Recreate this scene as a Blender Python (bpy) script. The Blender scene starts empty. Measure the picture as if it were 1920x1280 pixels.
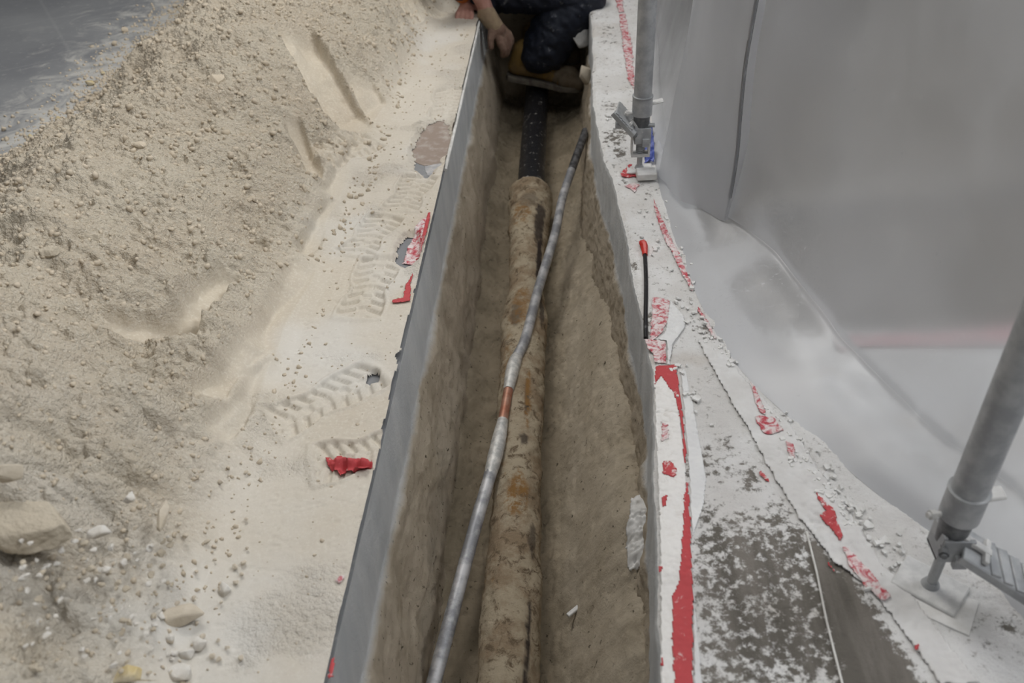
import bpy, bmesh, math, random
import numpy as np
from mathutils import Vector, Matrix
random.seed(7); rng = np.random.default_rng(7)
SC = bpy.context.scene
COL = SC.collection

# ------------------------------------------------------------------ camera (image taken as 1920x1280)
PPT = np.array([960., 640.]); VPY = np.array([1050., -622.]); NAD = np.array([1080., 2690.])
FPX = float(np.sqrt(-np.dot(VPY - PPT, NAD - PPT)))
def nz(v):
    v = np.array(v, float); return v / np.linalg.norm(v)
_y = nz([*(VPY - PPT), FPX]); _z = -nz([*(NAD - PPT), FPX]); _x = np.cross(_y, _z)
RW = np.array([_x, _y, _z])            # world <- camera (right, down, forward)
EYE = np.array([0., 0., 1.15])
def G(px, py, z=0.):                   # point of the plane at height z seen at a pixel
    d = RW @ np.array([px - 960, py - 640, FPX]); return EYE + d * ((z - EYE[2]) / d[2])
def GY(px, py, Y):                     # point of the upright plane at depth Y
    d = RW @ np.array([px - 960, py - 640, FPX]); return EYE + d * (Y / d[1])
cam = bpy.data.cameras.new('camera'); co = bpy.data.objects.new('camera', cam); COL.objects.link(co)
cam.sensor_width = 36; cam.lens = FPX / 1920 * 36; cam.clip_start = .02
M = Matrix.Identity(4)
for r in range(3):
    M[r][0] = RW[r][0]; M[r][1] = -RW[r][1]; M[r][2] = -RW[r][2]; M[r][3] = EYE[r]
co.matrix_world = M
cam.dof.use_dof = True; cam.dof.focus_distance = 2.0; cam.dof.aperture_fstop = 4.0
SC.camera = co

# ------------------------------------------------------------------ light
SC.view_settings.view_transform = 'Standard'; SC.view_settings.look = 'None'
SC.view_settings.gamma = 1; SC.view_settings.use_curve_mapping = False
SC.view_settings.exposure = 0.16
W = bpy.data.worlds.new('hall_light'); SC.world = W; W.use_nodes = True
W.node_tree.nodes['Background'].inputs[0].default_value = (.93, .96, 1, 1)
W.node_tree.nodes['Background'].inputs[1].default_value = .15
def area(name, loc, target, sx, sy, power, colr):
    l = bpy.data.lights.new(name, 'AREA'); l.shape = 'RECTANGLE'; l.size = sx; l.size_y = sy; l.energy = power; l.color = colr
    o = bpy.data.objects.new(name, l); COL.objects.link(o); o.location = loc
    o.rotation_euler = (Vector(target) - Vector(loc)).to_track_quat('-Z', 'Y').to_euler()
area('hall_lamp', (-.9, 3.2, 3.1), (-.4, 1.4, 0), 1.3, 1.3, 52, (1, .97, .93))
area('fill_near', (.5, .3, 3.3), (-.2, 1.4, 0), 1.2, 1.2, 20, (1, .98, .96))  # unseen fill added to brighten the slab edge and right floor
area('hall_lamp_right', (3.6, 1.3, 4.4), (0, 1.3, 0), 1.8, 1.8, 150, (.96, .98, 1))

# ------------------------------------------------------------------ numpy noise
def _hash(ix, iy, seed):
    h = (ix.astype(np.int64) * 374761393 + iy.astype(np.int64) * 668265263 + seed * 974711) & 0xffffffff
    h = ((h ^ (h >> 13)) * 1274126177) & 0xffffffff
    return ((h ^ (h >> 16)) & 0xffff) / 65535.
def perlin(x, y, seed=0):
    ix = np.floor(x); iy = np.floor(y); fx = x - ix; fy = y - iy
    u = fx * fx * fx * (fx * (fx * 6 - 15) + 10); v = fy * fy * fy * (fy * (fy * 6 - 15) + 10)
    def g(dx, dy):
        a = _hash(ix + dx, iy + dy, seed) * 2 * np.pi
        return np.cos(a) * (fx - dx) + np.sin(a) * (fy - dy)
    a = g(0, 0); b = g(1, 0); c = g(0, 1); d = g(1, 1)
    return (a + (b - a) * u + (c - a) * v + (a - b - c + d) * u * v) * 1.4
def fbm(x, y, f, o=4, seed=0, gain=.5):
    s = 0; a = 1; t = 0
    for k in range(o):
        s = s + a * perlin(x * f, y * f, seed + k * 17); t += a; a *= gain; f *= 2.03
    return s / t
def worley(x, y, seed=0):              # rounded lumps: 1 at a cell's point, 0 far off
    ix = np.floor(x); iy = np.floor(y); best = np.full(x.shape, 9.)
    for dx in (-1, 0, 1):
        for dy in (-1, 0, 1):
            cx = ix + dx; cy = iy + dy
            px = cx + .1 + .8 * _hash(cx, cy, seed); py = cy + .1 + .8 * _hash(cx, cy, seed + 5)
            rr = .45 + .55 * _hash(cx, cy, seed + 9)
            d = np.hypot(x - px, y - py) / rr
            best = np.minimum(best, d)
    return np.sqrt(np.clip(1 - best * best, 0, 1))
def sst(a, b, x):
    t = np.clip((x - a) / (b - a), 0, 1); return t * t * (3 - 2 * t)
def inside(poly, X, Y):
    r = np.zeros(X.shape, bool); n = len(poly); j = n - 1
    for i in range(n):
        xi, yi = poly[i]; xj, yj = poly[j]
        if yi != yj:
            c = ((yi > Y) != (yj > Y)) & (X < (xj - xi) * (Y - yi) / (yj - yi) + xi)
            r ^= c
        j = i
    return r
def sdist(poly, X, Y):                 # signed distance, negative inside
    d = np.full(X.shape, 9.); n = len(poly)
    for i in range(n):
        x0, y0 = poly[i]; x1, y1 = poly[(i + 1) % n]
        ex, ey = x1 - x0, y1 - y0; l = ex * ex + ey * ey + 1e-12
        t = np.clip(((X - x0) * ex + (Y - y0) * ey) / l, 0, 1)
        d = np.minimum(d, np.hypot(X - x0 - t * ex, Y - y0 - t * ey))
    return np.where(inside(poly, X, Y), -d, d)
def gpoly(pts, z=0.): return [tuple(G(x, y, z)[:2]) for x, y in pts]

# ------------------------------------------------------------------ materials
class NT:
    def __init__(s, name):
        s.m = bpy.data.materials.new(name); s.m.use_nodes = True; s.t = s.m.node_tree; s.t.nodes.clear()
        s.out = s.n('ShaderNodeOutputMaterial')
        s.co = s.n('ShaderNodeTexCoord').outputs['Object']
    def n(s, typ, **kw):
        x = s.t.nodes.new(typ)
        for k, v in kw.items(): setattr(x, k, v)
        return x
    def l(s, a, b): s.t.links.new(a, b)
    def noise(s, scale, detail=5, rough=.6, dist=0., stretch=None):
        x = s.n('ShaderNodeTexNoise'); x.inputs['Scale'].default_value = scale; x.inputs['Detail'].default_value = detail
        x.inputs['Roughness'].default_value = rough; x.inputs['Distortion'].default_value = dist
        if stretch:
            mp = s.n('ShaderNodeMapping'); mp.inputs['Scale'].default_value = stretch; s.l(s.co, mp.inputs[0]); s.l(mp.outputs[0], x.inputs['Vector'])
        else: s.l(s.co, x.inputs['Vector'])
        return x.outputs['Fac']
    def step(s, v, a, b):
        x = s.n('ShaderNodeMapRange', interpolation_type='SMOOTHSTEP')
        s.l(v, x.inputs[0]); x.inputs[1].default_value = a; x.inputs[2].default_value = b; return x.outputs[0]
    def math(s, op, a, b):
        x = s.n('ShaderNodeMath', operation=op)
        for i, v in enumerate((a, b)):
            if isinstance(v, (int, float)): x.inputs[i].default_value = v
            else: s.l(v, x.inputs[i])
        return x.outputs[0]
    def mix(s, f, a, b):
        x = s.n('ShaderNodeMix', data_type='RGBA')
        if isinstance(f, (int, float)): x.inputs[0].default_value = f
        else: s.l(f, x.inputs[0])
        for i, v in ((6, a), (7, b)):
            if isinstance(v, tuple): x.inputs[i].default_value = (*v, 1)
            else: s.l(v, x.inputs[i])
        return x.outputs[2]
    def attr(s, name):
        x = s.n('ShaderNodeAttribute'); x.attribute_name = name; return x.outputs['Fac']
    def bump(s, v, strength, dist=.01):
        x = s.n('ShaderNodeBump'); x.inputs['Strength'].default_value = strength; x.inputs['Distance'].default_value = dist
        s.l(v, x.inputs['Height']); return x.outputs[0]
    def pbr(s, colr, rough=.8, metal=0., nor=None, spec=.3):
        p = s.n('ShaderNodeBsdfPrincipled')
        for k, v in (('Base Color', colr), ('Roughness', rough), ('Metallic', metal), ('Specular IOR Level', spec)):
            if isinstance(v, tuple): p.inputs[k].default_value = (*v, 1)
            elif isinstance(v, (int, float)): p.inputs[k].default_value = v
            else: s.l(v, p.inputs[k])
        if nor is not None: s.l(nor, p.inputs['Normal'])
        s.l(p.outputs[0], s.out.inputs[0]); return s.m
def simple(name, a, b, scale=20, rough=.7, metal=0., bs=.2, bd=.003, bscale=None, lo=.35, hi=.65, stretch=None, spec=.3):
    t = NT(name); f = t.step(t.noise(scale, stretch=stretch), lo, hi)
    return t.pbr(t.mix(f, a, b), rough, metal, t.bump(t.noise(bscale or scale * 2), bs, bd), spec)
SAND = (.525, .465, .37); SANDD = (.43, .36, .27); DUST = (.64, .605, .54); WDUST = (.70, .69, .67)
def m_sand():
    t = NT('sand')
    c = t.mix(t.step(t.noise(5), .35, .7), SAND, (.50, .43, .335))
    c = t.mix(t.step(t.noise(160, 3), .45, .75), c, (.60, .55, .46))
    c = t.mix(t.attr('pale'), c, DUST)
    c = t.mix(t.attr('white'), c, (.64, .63, .60))
    v = t.n('ShaderNodeTexVoronoi', feature='SMOOTH_F1'); v.inputs['Scale'].default_value = 130; v.inputs['Smoothness'].default_value = .35; v.inputs['Randomness'].default_value = 1
    v2 = t.n('ShaderNodeTexVoronoi'); v2.inputs['Scale'].default_value = 330
    for q in (v, v2): t.l(t.co, q.inputs['Vector'])
    hgt = t.math('SUBTRACT', t.math('MULTIPLY', t.noise(240, 5, .75), t.math('ADD', .12, t.math('MULTIPLY', t.attr('rough'), .45))), t.math('MULTIPLY', t.math('ADD', v.outputs[0], t.math('MULTIPLY', v2.outputs[0], .5)), t.attr('rough')))
    return t.pbr(c, .95, 0, t.bump(hgt, .9, .005), .1)
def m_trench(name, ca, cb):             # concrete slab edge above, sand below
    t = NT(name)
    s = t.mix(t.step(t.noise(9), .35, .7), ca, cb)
    s = t.mix(t.attr('lit_bank'), s, t.mix(t.step(t.noise(11), .35, .7), (.56, .485, .375), (.47, .40, .30)))  # lighter sand mixed in where the bank is painted as lit
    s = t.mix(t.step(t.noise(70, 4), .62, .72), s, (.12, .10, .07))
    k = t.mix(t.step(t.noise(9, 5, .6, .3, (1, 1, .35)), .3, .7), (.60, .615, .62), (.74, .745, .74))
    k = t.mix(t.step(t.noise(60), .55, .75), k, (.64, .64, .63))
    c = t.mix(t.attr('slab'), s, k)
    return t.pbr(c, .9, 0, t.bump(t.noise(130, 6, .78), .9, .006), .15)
def m_floorR():
    t = NT('dusty_floor')
    wood = t.mix(t.step(t.noise(30, 4, .6, 0, (1, .12, 1)), .35, .7), (.15, .138, .12), (.235, .215, .19))
    d = t.math('ADD', t.attr('dust'), t.math('MULTIPLY', t.math('SUBTRACT', t.noise(62, 7, .70, .12), .5), 1.7))
    f = t.step(d, .40, .62)
    w = t.mix(t.step(t.noise(6), .35, .65), (.68, .665, .64), (.78, .775, .76))
    w = t.mix(t.step(t.noise(75, 5, .7), .56, .70), w, (.42, .405, .38))
    w = t.mix(t.step(t.noise(4, 4), .55, .75), w, (.60, .56, .51))
    return t.pbr(t.mix(f, wood, w), .92, 0, t.bump(t.noise(130, 6, .75), .8, .005), .15)
def m_concrete():
    t = NT('grey_floor')
    c = t.mix(t.step(t.noise(1.7, 6), .3, .7), (.19, .195, .205), (.26, .265, .27))
    c = t.mix(t.step(t.noise(40, 5), .58, .75), c, (.34, .34, .335))
    c = t.mix(t.step(t.math('ADD', t.attr('dust'), t.math('MULTIPLY', t.math('SUBTRACT', t.noise(7, 8, .72, .8), .5), 1.6)), .5, .95), c, (.50, .49, .46))
    c = t.mix(t.math('MULTIPLY', t.attr('joint'), .16), c, (.42, .42, .41))
    return t.pbr(c, .62, 0, t.bump(t.noise(60), .15, .003), .3)
def m_sheet():
    t = NT('polythene')
    tr = t.n('ShaderNodeBsdfTransparent'); tr.inputs[0].default_value = (.93, .94, .96, 1)
    rf = t.n('ShaderNodeBsdfRefraction'); rf.inputs['IOR'].default_value = 1.06; rf.inputs['Roughness'].default_value = .65; rf.inputs[0].default_value = (.95, .96, .98, 1)
    df = t.n('ShaderNodeBsdfDiffuse'); df.inputs[0].default_value = (.66, .67, .69, 1)
    tl = t.n('ShaderNodeBsdfTranslucent'); tl.inputs[0].default_value = (.66, .67, .69, 1)
    gl = t.n('ShaderNodeBsdfGlossy'); gl.inputs['Roughness'].default_value = .38
    bp = t.bump(t.noise(5, 3, .5, .3), .10, .02)
    for x in (df, gl): t.l(bp, x.inputs['Normal'])
    def mx(f, a, b):
        x = t.n('ShaderNodeMixShader')
        if isinstance(f, (int, float)): x.inputs[0].default_value = f
        else: t.l(f, x.inputs[0])
        t.l(a, x.inputs[1]); t.l(b, x.inputs[2]); return x.outputs[0]
    clear = mx(.12, rf.outputs[0], tr.outputs[0]); haze = mx(.4, df.outputs[0], tl.outputs[0])
    spots = t.math('ADD', t.math('MULTIPLY', t.step(t.noise(60, 3, .5), .70, .76), .22), t.math('MULTIPLY', t.step(t.noise(150, 3, .5), .60, .68), t.attr('splat')))
    op = t.math('ADD', t.math('ADD', t.attr('dust'), spots), t.math('MULTIPLY', t.math('SUBTRACT', t.noise(2.2, 6, .6, .3), .5), .8))
    x = t.n('ShaderNodeClamp'); t.l(op, x.inputs[0]); x.inputs[1].default_value = .05; x.inputs[2].default_value = .97
    s = mx(x.outputs[0], clear, haze); s = mx(.05, s, gl.outputs[0]); t.l(s, t.out.inputs[0]); return t.m
def m_tape(name, red, dust, lo, hi):
    t = NT(name); f = t.step(t.noise(55, 6, .7, .8), lo, hi)
    return t.pbr(t.mix(f, red, dust), .6, 0, t.bump(t.noise(60), .3, .003), .3)
MG = m_trench('shaded_sand', (.40, .335, .245), (.29, .245, .175))  # trench floor sand, darker than the walls to paint in its shade
MS, MT, MFR, MC, MP = m_sand(), m_trench('trench_wall', (.57, .49, .38), (.45, .38, .285)), m_floorR(), m_concrete(), m_sheet()
M_RED = m_tape('red_tape', (.47, .062, .068), (.70, .62, .60), .54, .64)
M_STRIPE = m_tape('red_stripe', (.47, .062, .068), (.72, .60, .58), .60, .72)
M_PINK = m_tape('dusty_red_tape', (.46, .06, .08), (.68, .61, .60), .38, .58)
M_WTAPE = m_tape('white_tape', (.74, .725, .70), (.64, .61, .57), .50, .75)
M_FILM = simple('pale_film', (.66, .66, .66), (.73, .73, .72), 9, .35, 0, .3, .006)
M_LEAD = simple('lead', (.25, .255, .27), (.50, .50, .51), 20, .5, .35, .4, .002, lo=.40, hi=.64, bscale=70)
M_LEADD = simple('dark_lead', (.05, .05, .053), (.17, .17, .175), 45, .5, .4, .3, .002)
M_COPPER = simple('copper', (.36, .15, .095), (.46, .27, .20), 30, .45, .6, .15, .001)
M_SOLDER = simple('solder', (.40, .40, .39), (.62, .61, .58), 60, .5, .3, .4, .002)
M_BLACKP = simple('black_iron', (.012, .012, .014), (.30, .29, .27), 55, .4, 0, .4, .004, lo=.60, hi=.70, spec=.5)
M_STEEL = simple('galvanised_steel', (.33, .34, .35), (.45, .46, .465), 30, .5, .25, .15, .001)
M_STEELD = simple('dark_steel', (.11, .115, .12), (.22, .225, .23), 30, .5, .4, .15, .001)
M_PALEST = simple('dusty_steel', (.55, .55, .54), (.66, .655, .64), 50, .7, .1, .2, .002)
M_BLK = simple('black_rubber', (.012, .012, .013), (.10, .10, .10), 60, .5, 0, .1, .001, lo=.55, hi=.75)
M_REDP = simple('red_plastic', (.55, .03, .02), (.50, .05, .04), 40, .35)
M_BLUE = simple('blue_film', (.05, .08, .34), (.20, .24, .55), 60, .4, 0, .4, .004)
M_STONE = simple('pale_stone', (.56, .50, .41), (.48, .42, .33), 14, .95, 0, .5, .006, 60)
M_WSTONE = simple('white_stone', (.66, .64, .60), (.54, .50, .44), 18, .95, 0, .5, .004, 60)
M_YSTONE = simple('yellow_stone', (.55, .44, .22), (.56, .50, .38), 12, .95, 0, .5, .006, 60)
M_CRUMB = simple('sand_crumb', (.57, .495, .39), (.50, .43, .33), 6, .95, 0, .4, .003, 120)
M_CAKE = simple('caked_sand', (.52, .46, .365), (.47, .41, .32), 9, .95, 0, .8, .006, 110)
M_CHIP = simple('plaster', (.74, .735, .72), (.62, .61, .585), 30, .9, 0, .3, .002)
M_TROU = simple('navy_cloth', (.008, .011, .021), (.16, .165, .18), 26, .55, 0, .4, .004, lo=.60, hi=.78, spec=.35)
M_JACK = simple('black_cloth', (.010, .011, .015), (.02, .021, .026), 25, .6, 0, .3, .004)
M_ORANGE = simple('orange_cloth', (.42, .13, .03), (.33, .10, .03), 40, .8)
M_SKIN = simple('skin', (.38, .19, .15), (.44, .24, .19), 25, .55, 0, .1, .001)
M_GLOVE = simple('brown_glove', (.17, .10, .072), (.23, .15, .11), 30, .85, 0, .4, .003)
M_GLOVEC = simple('tan_cuff', (.36, .27, .17), (.28, .20, .13), 30, .85, 0, .3, .002)
M_BOOT = simple('tan_boot', (.20, .125, .035), (.13, .085, .035), 14, .65, 0, .2, .002)
M_BOOTD = simple('dusty_boot_toe', (.15, .12, .085), (.11, .085, .055), 22, .75, 0, .3, .002)
M_SOLE = simple('boot_sole', (.16, .145, .12), (.09, .08, .07), 30, .8, 0, .3, .002)
M_HAIR = simple('brown_hair', (.05, .03, .02), (.09, .06, .04), 80, .6)
M_TILE = simple('brown_tile', (.30, .24, .20), (.42, .37, .33), 25, .8, 0, .2, .002, lo=.45, hi=.7)
M_TRIM = simple('white_strip', (.70, .69, .66), (.55, .54, .51), 30, .7)

# ------------------------------------------------------------------ object helpers
def tag(o, label=None, cat=None, group=None, kind=None):
    if label: o['label'] = label
    if cat: o['category'] = cat
    if group: o['group'] = group
    if kind: o['kind'] = kind
    return o
def link(name, me, mat=None, parent=None, smooth=True):
    o = bpy.data.objects.new(name, me); COL.objects.link(o)
    if mat: me.materials.append(mat)
    if smooth: me.polygons.foreach_set('use_smooth', [True] * len(me.polygons))
    if parent: o.parent = parent; o.matrix_parent_inverse = parent.matrix_world.inverted()
    return o
def empty(name, loc=(0, 0, 0)):
    o = bpy.data.objects.new(name, None); COL.objects.link(o); o.location = loc; o.empty_display_size = .05
    o.matrix_world = Matrix.Translation(loc); return o
def mesh_np(name, V, F, attrs=None):   # V (n,3), F (m,k)
    me = bpy.data.meshes.new(name); V = np.ascontiguousarray(V, np.float32); F = np.ascontiguousarray(F, np.int32)
    k = F.shape[1]
    me.vertices.add(len(V)); me.vertices.foreach_set('co', V.ravel())
    me.loops.add(F.size); me.loops.foreach_set('vertex_index', F.ravel())
    me.polygons.add(len(F)); me.polygons.foreach_set('loop_start', np.arange(0, F.size, k, dtype=np.int32))
    for a, v in (attrs or {}).items():
        at = me.attributes.new(a, 'FLOAT', 'POINT'); at.data.foreach_set('value', np.ascontiguousarray(v, np.float32).ravel())
    me.update(calc_edges=True); me.validate(); return me
def grid_mesh(name, X, Y, Z, keep=None, attrs=None):
    ny, nx = X.shape; idx = np.arange(ny * nx).reshape(ny, nx)
    F = np.stack([idx[:-1, :-1], idx[:-1, 1:], idx[1:, 1:], idx[1:, :-1]], -1)
    if keep is not None: F = F[keep[:-1, :-1] & keep[:-1, 1:] & keep[1:, 1:] & keep[1:, :-1]]
    F = F.reshape(-1, 4); V = np.stack([X, Y, Z], -1).reshape(-1, 3)
    used = np.zeros(len(V), bool); used[F.ravel()] = True; mp = np.cumsum(used) - 1
    at = {k: v.reshape(-1)[used] for k, v in (attrs or {}).items()}
    return mesh_np(name, V[used], mp[F], at)
class MB:
    def __init__(s): s.bm = bmesh.new()
    def cyl(s, p0, p1, r0, r1=None, n=20, cap=True):
        p0 = Vector(p0); p1 = Vector(p1); r1 = r0 if r1 is None else r1
        q = (p1 - p0).to_track_quat('Z', 'Y').to_matrix()
        ring = [[s.bm.verts.new(p + q @ Vector((r * math.cos(2 * math.pi * k / n), r * math.sin(2 * math.pi * k / n), 0))) for k in range(n)] for p, r in ((p0, r0), (p1, r1))]
        for k in range(n): s.bm.faces.new((ring[0][k], ring[0][(k + 1) % n], ring[1][(k + 1) % n], ring[1][k]))
        if cap: s.bm.faces.new(ring[0][::-1]); s.bm.faces.new(ring[1])
        return s
    def box(s, c, half, ax=None, rz=0.):
        c = Vector(c)
        if ax is None: ax = Matrix.Rotation(rz, 3, 'Z')
        v = [s.bm.verts.new(c + ax @ Vector((half[0] * i, half[1] * j, half[2] * k))) for i in (-1, 1) for j in (-1, 1) for k in (-1, 1)]
        for f in ((0, 1, 3, 2), (4, 6, 7, 5), (0, 4, 5, 1), (2, 3, 7, 6), (0, 2, 6, 4), (1, 5, 7, 3)): s.bm.faces.new([v[i] for i in f])
        return s
    def tube(s, pts, rad, n=20, jit=0.):
        P = [Vector(p) for p in pts]; rad = [rad] * len(P) if isinstance(rad, (int, float)) else rad
        up = Vector((0, 0, 1)); rings = []
        for i, p in enumerate(P):
            d = (P[min(i + 1, len(P) - 1)] - P[max(i - 1, 0)]).normalized()
            if abs(d.dot(up)) > .9: up2 = Vector((1, 0, 0))
            else: up2 = up
            a = d.cross(up2).normalized(); b = a.cross(d)
            rings.append([s.bm.verts.new(p + (a * math.cos(2 * math.pi * k / n) + b * math.sin(2 * math.pi * k / n)) * rad[i] * (1 + random.uniform(-jit, jit))) for k in range(n)])
        for i in range(len(P) - 1):
            for k in range(n): s.bm.faces.new((rings[i][k], rings[i][(k + 1) % n], rings[i + 1][(k + 1) % n], rings[i + 1][k]))
        s.bm.faces.new(rings[0][::-1]); s.bm.faces.new(rings[-1]); return s
    def build(s, name, mat, parent=None, bevel=0., smooth=True):
        bmesh.ops.recalc_face_normals(s.bm, faces=s.bm.faces)
        me = bpy.data.meshes.new(name); s.bm.to_mesh(me); s.bm.free()
        o = link(name, me, mat, parent, smooth)
        if bevel:
            b = o.modifiers.new('bevel', 'BEVEL'); b.width = bevel; b.segments = 2; b.limit_method = 'ANGLE'
        if smooth:
            me.set_sharp_from_angle(angle=math.radians(40))
        return o
def spline(pts, n):                    # Catmull-Rom through points of any dimension
    P = np.array(pts, float); P = np.vstack([2 * P[0] - P[1], P, 2 * P[-1] - P[-2]]); out = []
    m = len(pts) - 1
    for t in np.linspace(0, m - 1e-6, n):
        i = int(t); u = t - i; a, b, c, d = P[i:i + 4]
        out.append(.5 * (2 * b + (c - a) * u + (2 * a - 5 * b + 4 * c - d) * u * u + (3 * b - a - 3 * c + d) * u ** 3))
    return np.array(out)

# ------------------------------------------------------------------ trench geometry
XL = -.352
_er = np.array([(.2, .128), (.67, .129), (.94, .148), (1.32, .176), (1.46, .176), (1.62, .165), (1.88, .156), (2.2, .138), (2.33, .116), (2.72, .098), (3.47, .115), (5, .115)])
def XR(Y): return np.interp(Y, _er[:, 0], _er[:, 1]) + .004 * perlin(Y * 9, Y * 0 + 3.3, 3) + .002 * perlin(Y * 40, Y * 0 + 1.3, 4)
def hr(X, Y):                          # dusty crust on the floor right of the trench
    ck = np.abs(fbm(X + .01 * fbm(X, Y, 30, 2, 47), Y, 11, 3, 43)); return .005 - .0030 * sst(.018, .0, ck) * sst(-.1, .2, fbm(X, Y, 5, 2, 45)) + .005 * fbm(X, Y, 9, 4, 40) + .0034 * worley(X * 70, Y * 70, 3) * sst(-.1, .35, fbm(X, Y, 6, 3, 44)) + .001 * fbm(X, Y, 120, 2, 46)

# floor right of the trench, grid columns fine near the trench and coarse beyond the sheet
ys = np.concatenate([np.linspace(-3, .3, 8)[:-1], np.arange(.3, 4.6, .0045), np.linspace(4.6, 9, 10)])
us = np.concatenate([np.arange(0, .60, .0042), np.linspace(.62, 6, 40)])
U, YY = np.meshgrid(us, ys); XX = XR(YY) + U
Z = np.where(U < .62, hr(XX, YY), 0.) * sst(0, .012, U)
Z = np.where((YY < .31) | (YY > 4.6) | (U > .6), 0, Z)
dust = np.full(XX.shape, .86) - .30 * sst(.05, .4, fbm(XX, YY, 7, 4, 48)) - .12 * sst(2.0, 3.0, YY) * sst(-.1, .3, fbm(XX, YY, 5, 3, 49))
bare = gpoly([(1318, 940), (1360, 985), (1455, 960), (1500, 995), (1560, 1060), (1640, 1180), (1720, 1300), (1310, 1300), (1300, 1100)])
sd = sdist(bare, XX, YY); dust = np.where(sd < .05, np.interp(sd, [-.06, -.015, .05], [.41, .50, .86]), dust)
dk = gpoly([(1520, 1030), (1580, 1085), (1720, 1300), (1590, 1300)]); sd2 = sdist(dk, XX, YY); dust = np.where(sd2 < .02, np.minimum(dust, np.interp(sd2, [-.01, .02], [.08, .6])), dust)
for cx, cy, r, a in ((1150, 265, .07, .42), (1140, 200, .06, .5), (1165, 290, .05, .35), (1360, 840, .05, .55), (1400, 900, .06, .5), (1330, 880, .05, .6), (1190, 500, .03, .4), (1470, 870, .035, .55)):
    p = G(cx, cy); d = np.hypot(XX - p[0], (YY - p[1]) * .6); dust = np.where(d < r, np.minimum(dust, a + (1 - a) * sst(0, r, d)), dust)
shx = np.interp(YY, [.5, .7, .86, 1.02, 1.21, 1.33, 1.46, 1.64, 1.88, 2.22, 2.7, 3.45, 4.6], [.70, .68, .64, .53, .43, .37, .33, .30, .275, .262, .285, .335, .335])
far = sst(.05, .11, XX - shx)                 # beyond the sheet: pale dusty strip near, bare grey floor further on
dust = dust * (1 - far) + far * (.10 + .72 * sst(1.56, 1.42, YY))
tag(link('floor_right', grid_mesh('floor_right', XX, YY, Z, None, {'dust': dust}), MFR), kind='structure')

# floor left of the trench
def dust_left(X, Y): return np.clip(.42 + .40 * np.exp(-((X + 1.72) / .30) ** 2) - .12 * (X < -2.4), 0, 1)
xs = np.concatenate([np.linspace(-6, -3, 8)[:-1], np.linspace(-3, XL, 530)]); ys2 = np.concatenate([np.linspace(-3, 1.5, 60)[:-1], np.linspace(1.5, 5.5, 700), np.linspace(5.5, 9, 20)[1:]])
X2, Y2 = np.meshgrid(xs, ys2)
jt = sst(.008, .002, np.abs((X2 * .83 + .55 * Y2 + .1) % .60 - .3)) + sst(.008, .002, np.abs((Y2 * .83 - .55 * X2) % .60 - .3))
tag(link('floor_left', grid_mesh('floor_left', X2, Y2, np.zeros(X2.shape), None, {'dust': dust_left(X2, Y2), 'joint': np.clip(jt, 0, 1)}), MC), kind='structure')

def wall_grid(name, side):
    zz = np.concatenate([np.linspace(0, -.19, 26), np.linspace(-.195, -.60, 60)]); yy = np.arange(.25, 4.62, .008)
    Zg, Yg = np.meshgrid(zz, yy)
    tb = .185 + .02 * fbm(Yg, Yg * 0, 5, 3, 60 + side) + .012 * fbm(Yg, Zg, 22, 3, 63)
    slab = sst(-.012, .006, Zg + tb)
    depth = np.clip(-Zg - tb, 0, 1)
    if side == 0:
        x = XL + .0025 * fbm(Yg, Zg, 14, 4, 70) * slab + (1 - slab) * (.002 + depth * .14 + .020 * fbm(Yg, Zg, 5, 4, 71) + .006 * fbm(Yg, Zg, 40, 3, 72) + .008 * (1 + fbm(Yg, Zg * .3, 9, 2, 75)))
        x = np.where(Zg == 0, XL, x)
    else:
        x = XR(Yg) - .003 * (1 + fbm(Yg, Zg, 14, 4, 80)) * slab - (1 - slab) * (.004 + depth * .10 + .022 * (fbm(Yg, Zg * .35, 6, 4, 81) + .2) + .007 * fbm(Yg, Zg, 40, 3, 82))
        x = np.where(Zg == 0, XR(Yg), x)
    o = link(name, grid_mesh(name, x, Yg, Zg, None, {'slab': slab}), MT); return tag(o, kind='structure')
wall_grid('wall_trench_left', 0); wall_grid('wall_trench_right', 1)
def zfloor(X, Y):
    z = -.55 + .016 * fbm(X, Y, 4, 3, 90) + .008 * fbm(X, Y, 18, 3, 91)
    z = z + sst(-.055, .15, X) * np.interp(Y, [.3, 1.6, 2.4, 3.2], [.30, .27, .19, .10]) * (.9 + .5 * fbm(X * .5, Y, 3, 3, 92)) + .04 * sst(-.22, -.34, X)
    z = z + .006 * np.exp(-((X + .125) / .085) ** 2)
    return z + (.010 * worley(X * 50, Y * 50, 95) + .007 * worley(X * 105, Y * 105, 98)) * sst(-.35, .1, fbm(X, Y, 7, 3, 96)) + .003 * fbm(X, Y, 90, 2, 97)
X3, Y3 = np.meshgrid(np.arange(-.40, .22, .004), np.arange(.25, 4.64, .006))
tag(link('ground', grid_mesh('ground', X3, Y3, zfloor(X3, Y3), None, {'slab': X3 * 0, 'lit_bank': np.clip(sst(-.05, .03, X3 + .04 * fbm(X3, Y3, 5, 4, 99)) * sst(3.4, 2.4, Y3), 0, 1)}), MG), kind='structure')  # paler colour on the right bank imitates the light on it
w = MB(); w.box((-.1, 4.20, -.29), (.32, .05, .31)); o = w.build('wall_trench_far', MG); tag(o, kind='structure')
t = MB(); t.tube([(XL + .002, y, .004 + .001 * math.sin(y * 9)) for y in np.linspace(2.28, 3.62, 50)], .0055, 8); tag(t.build('trim_1', M_TRIM), kind='structure')

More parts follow.
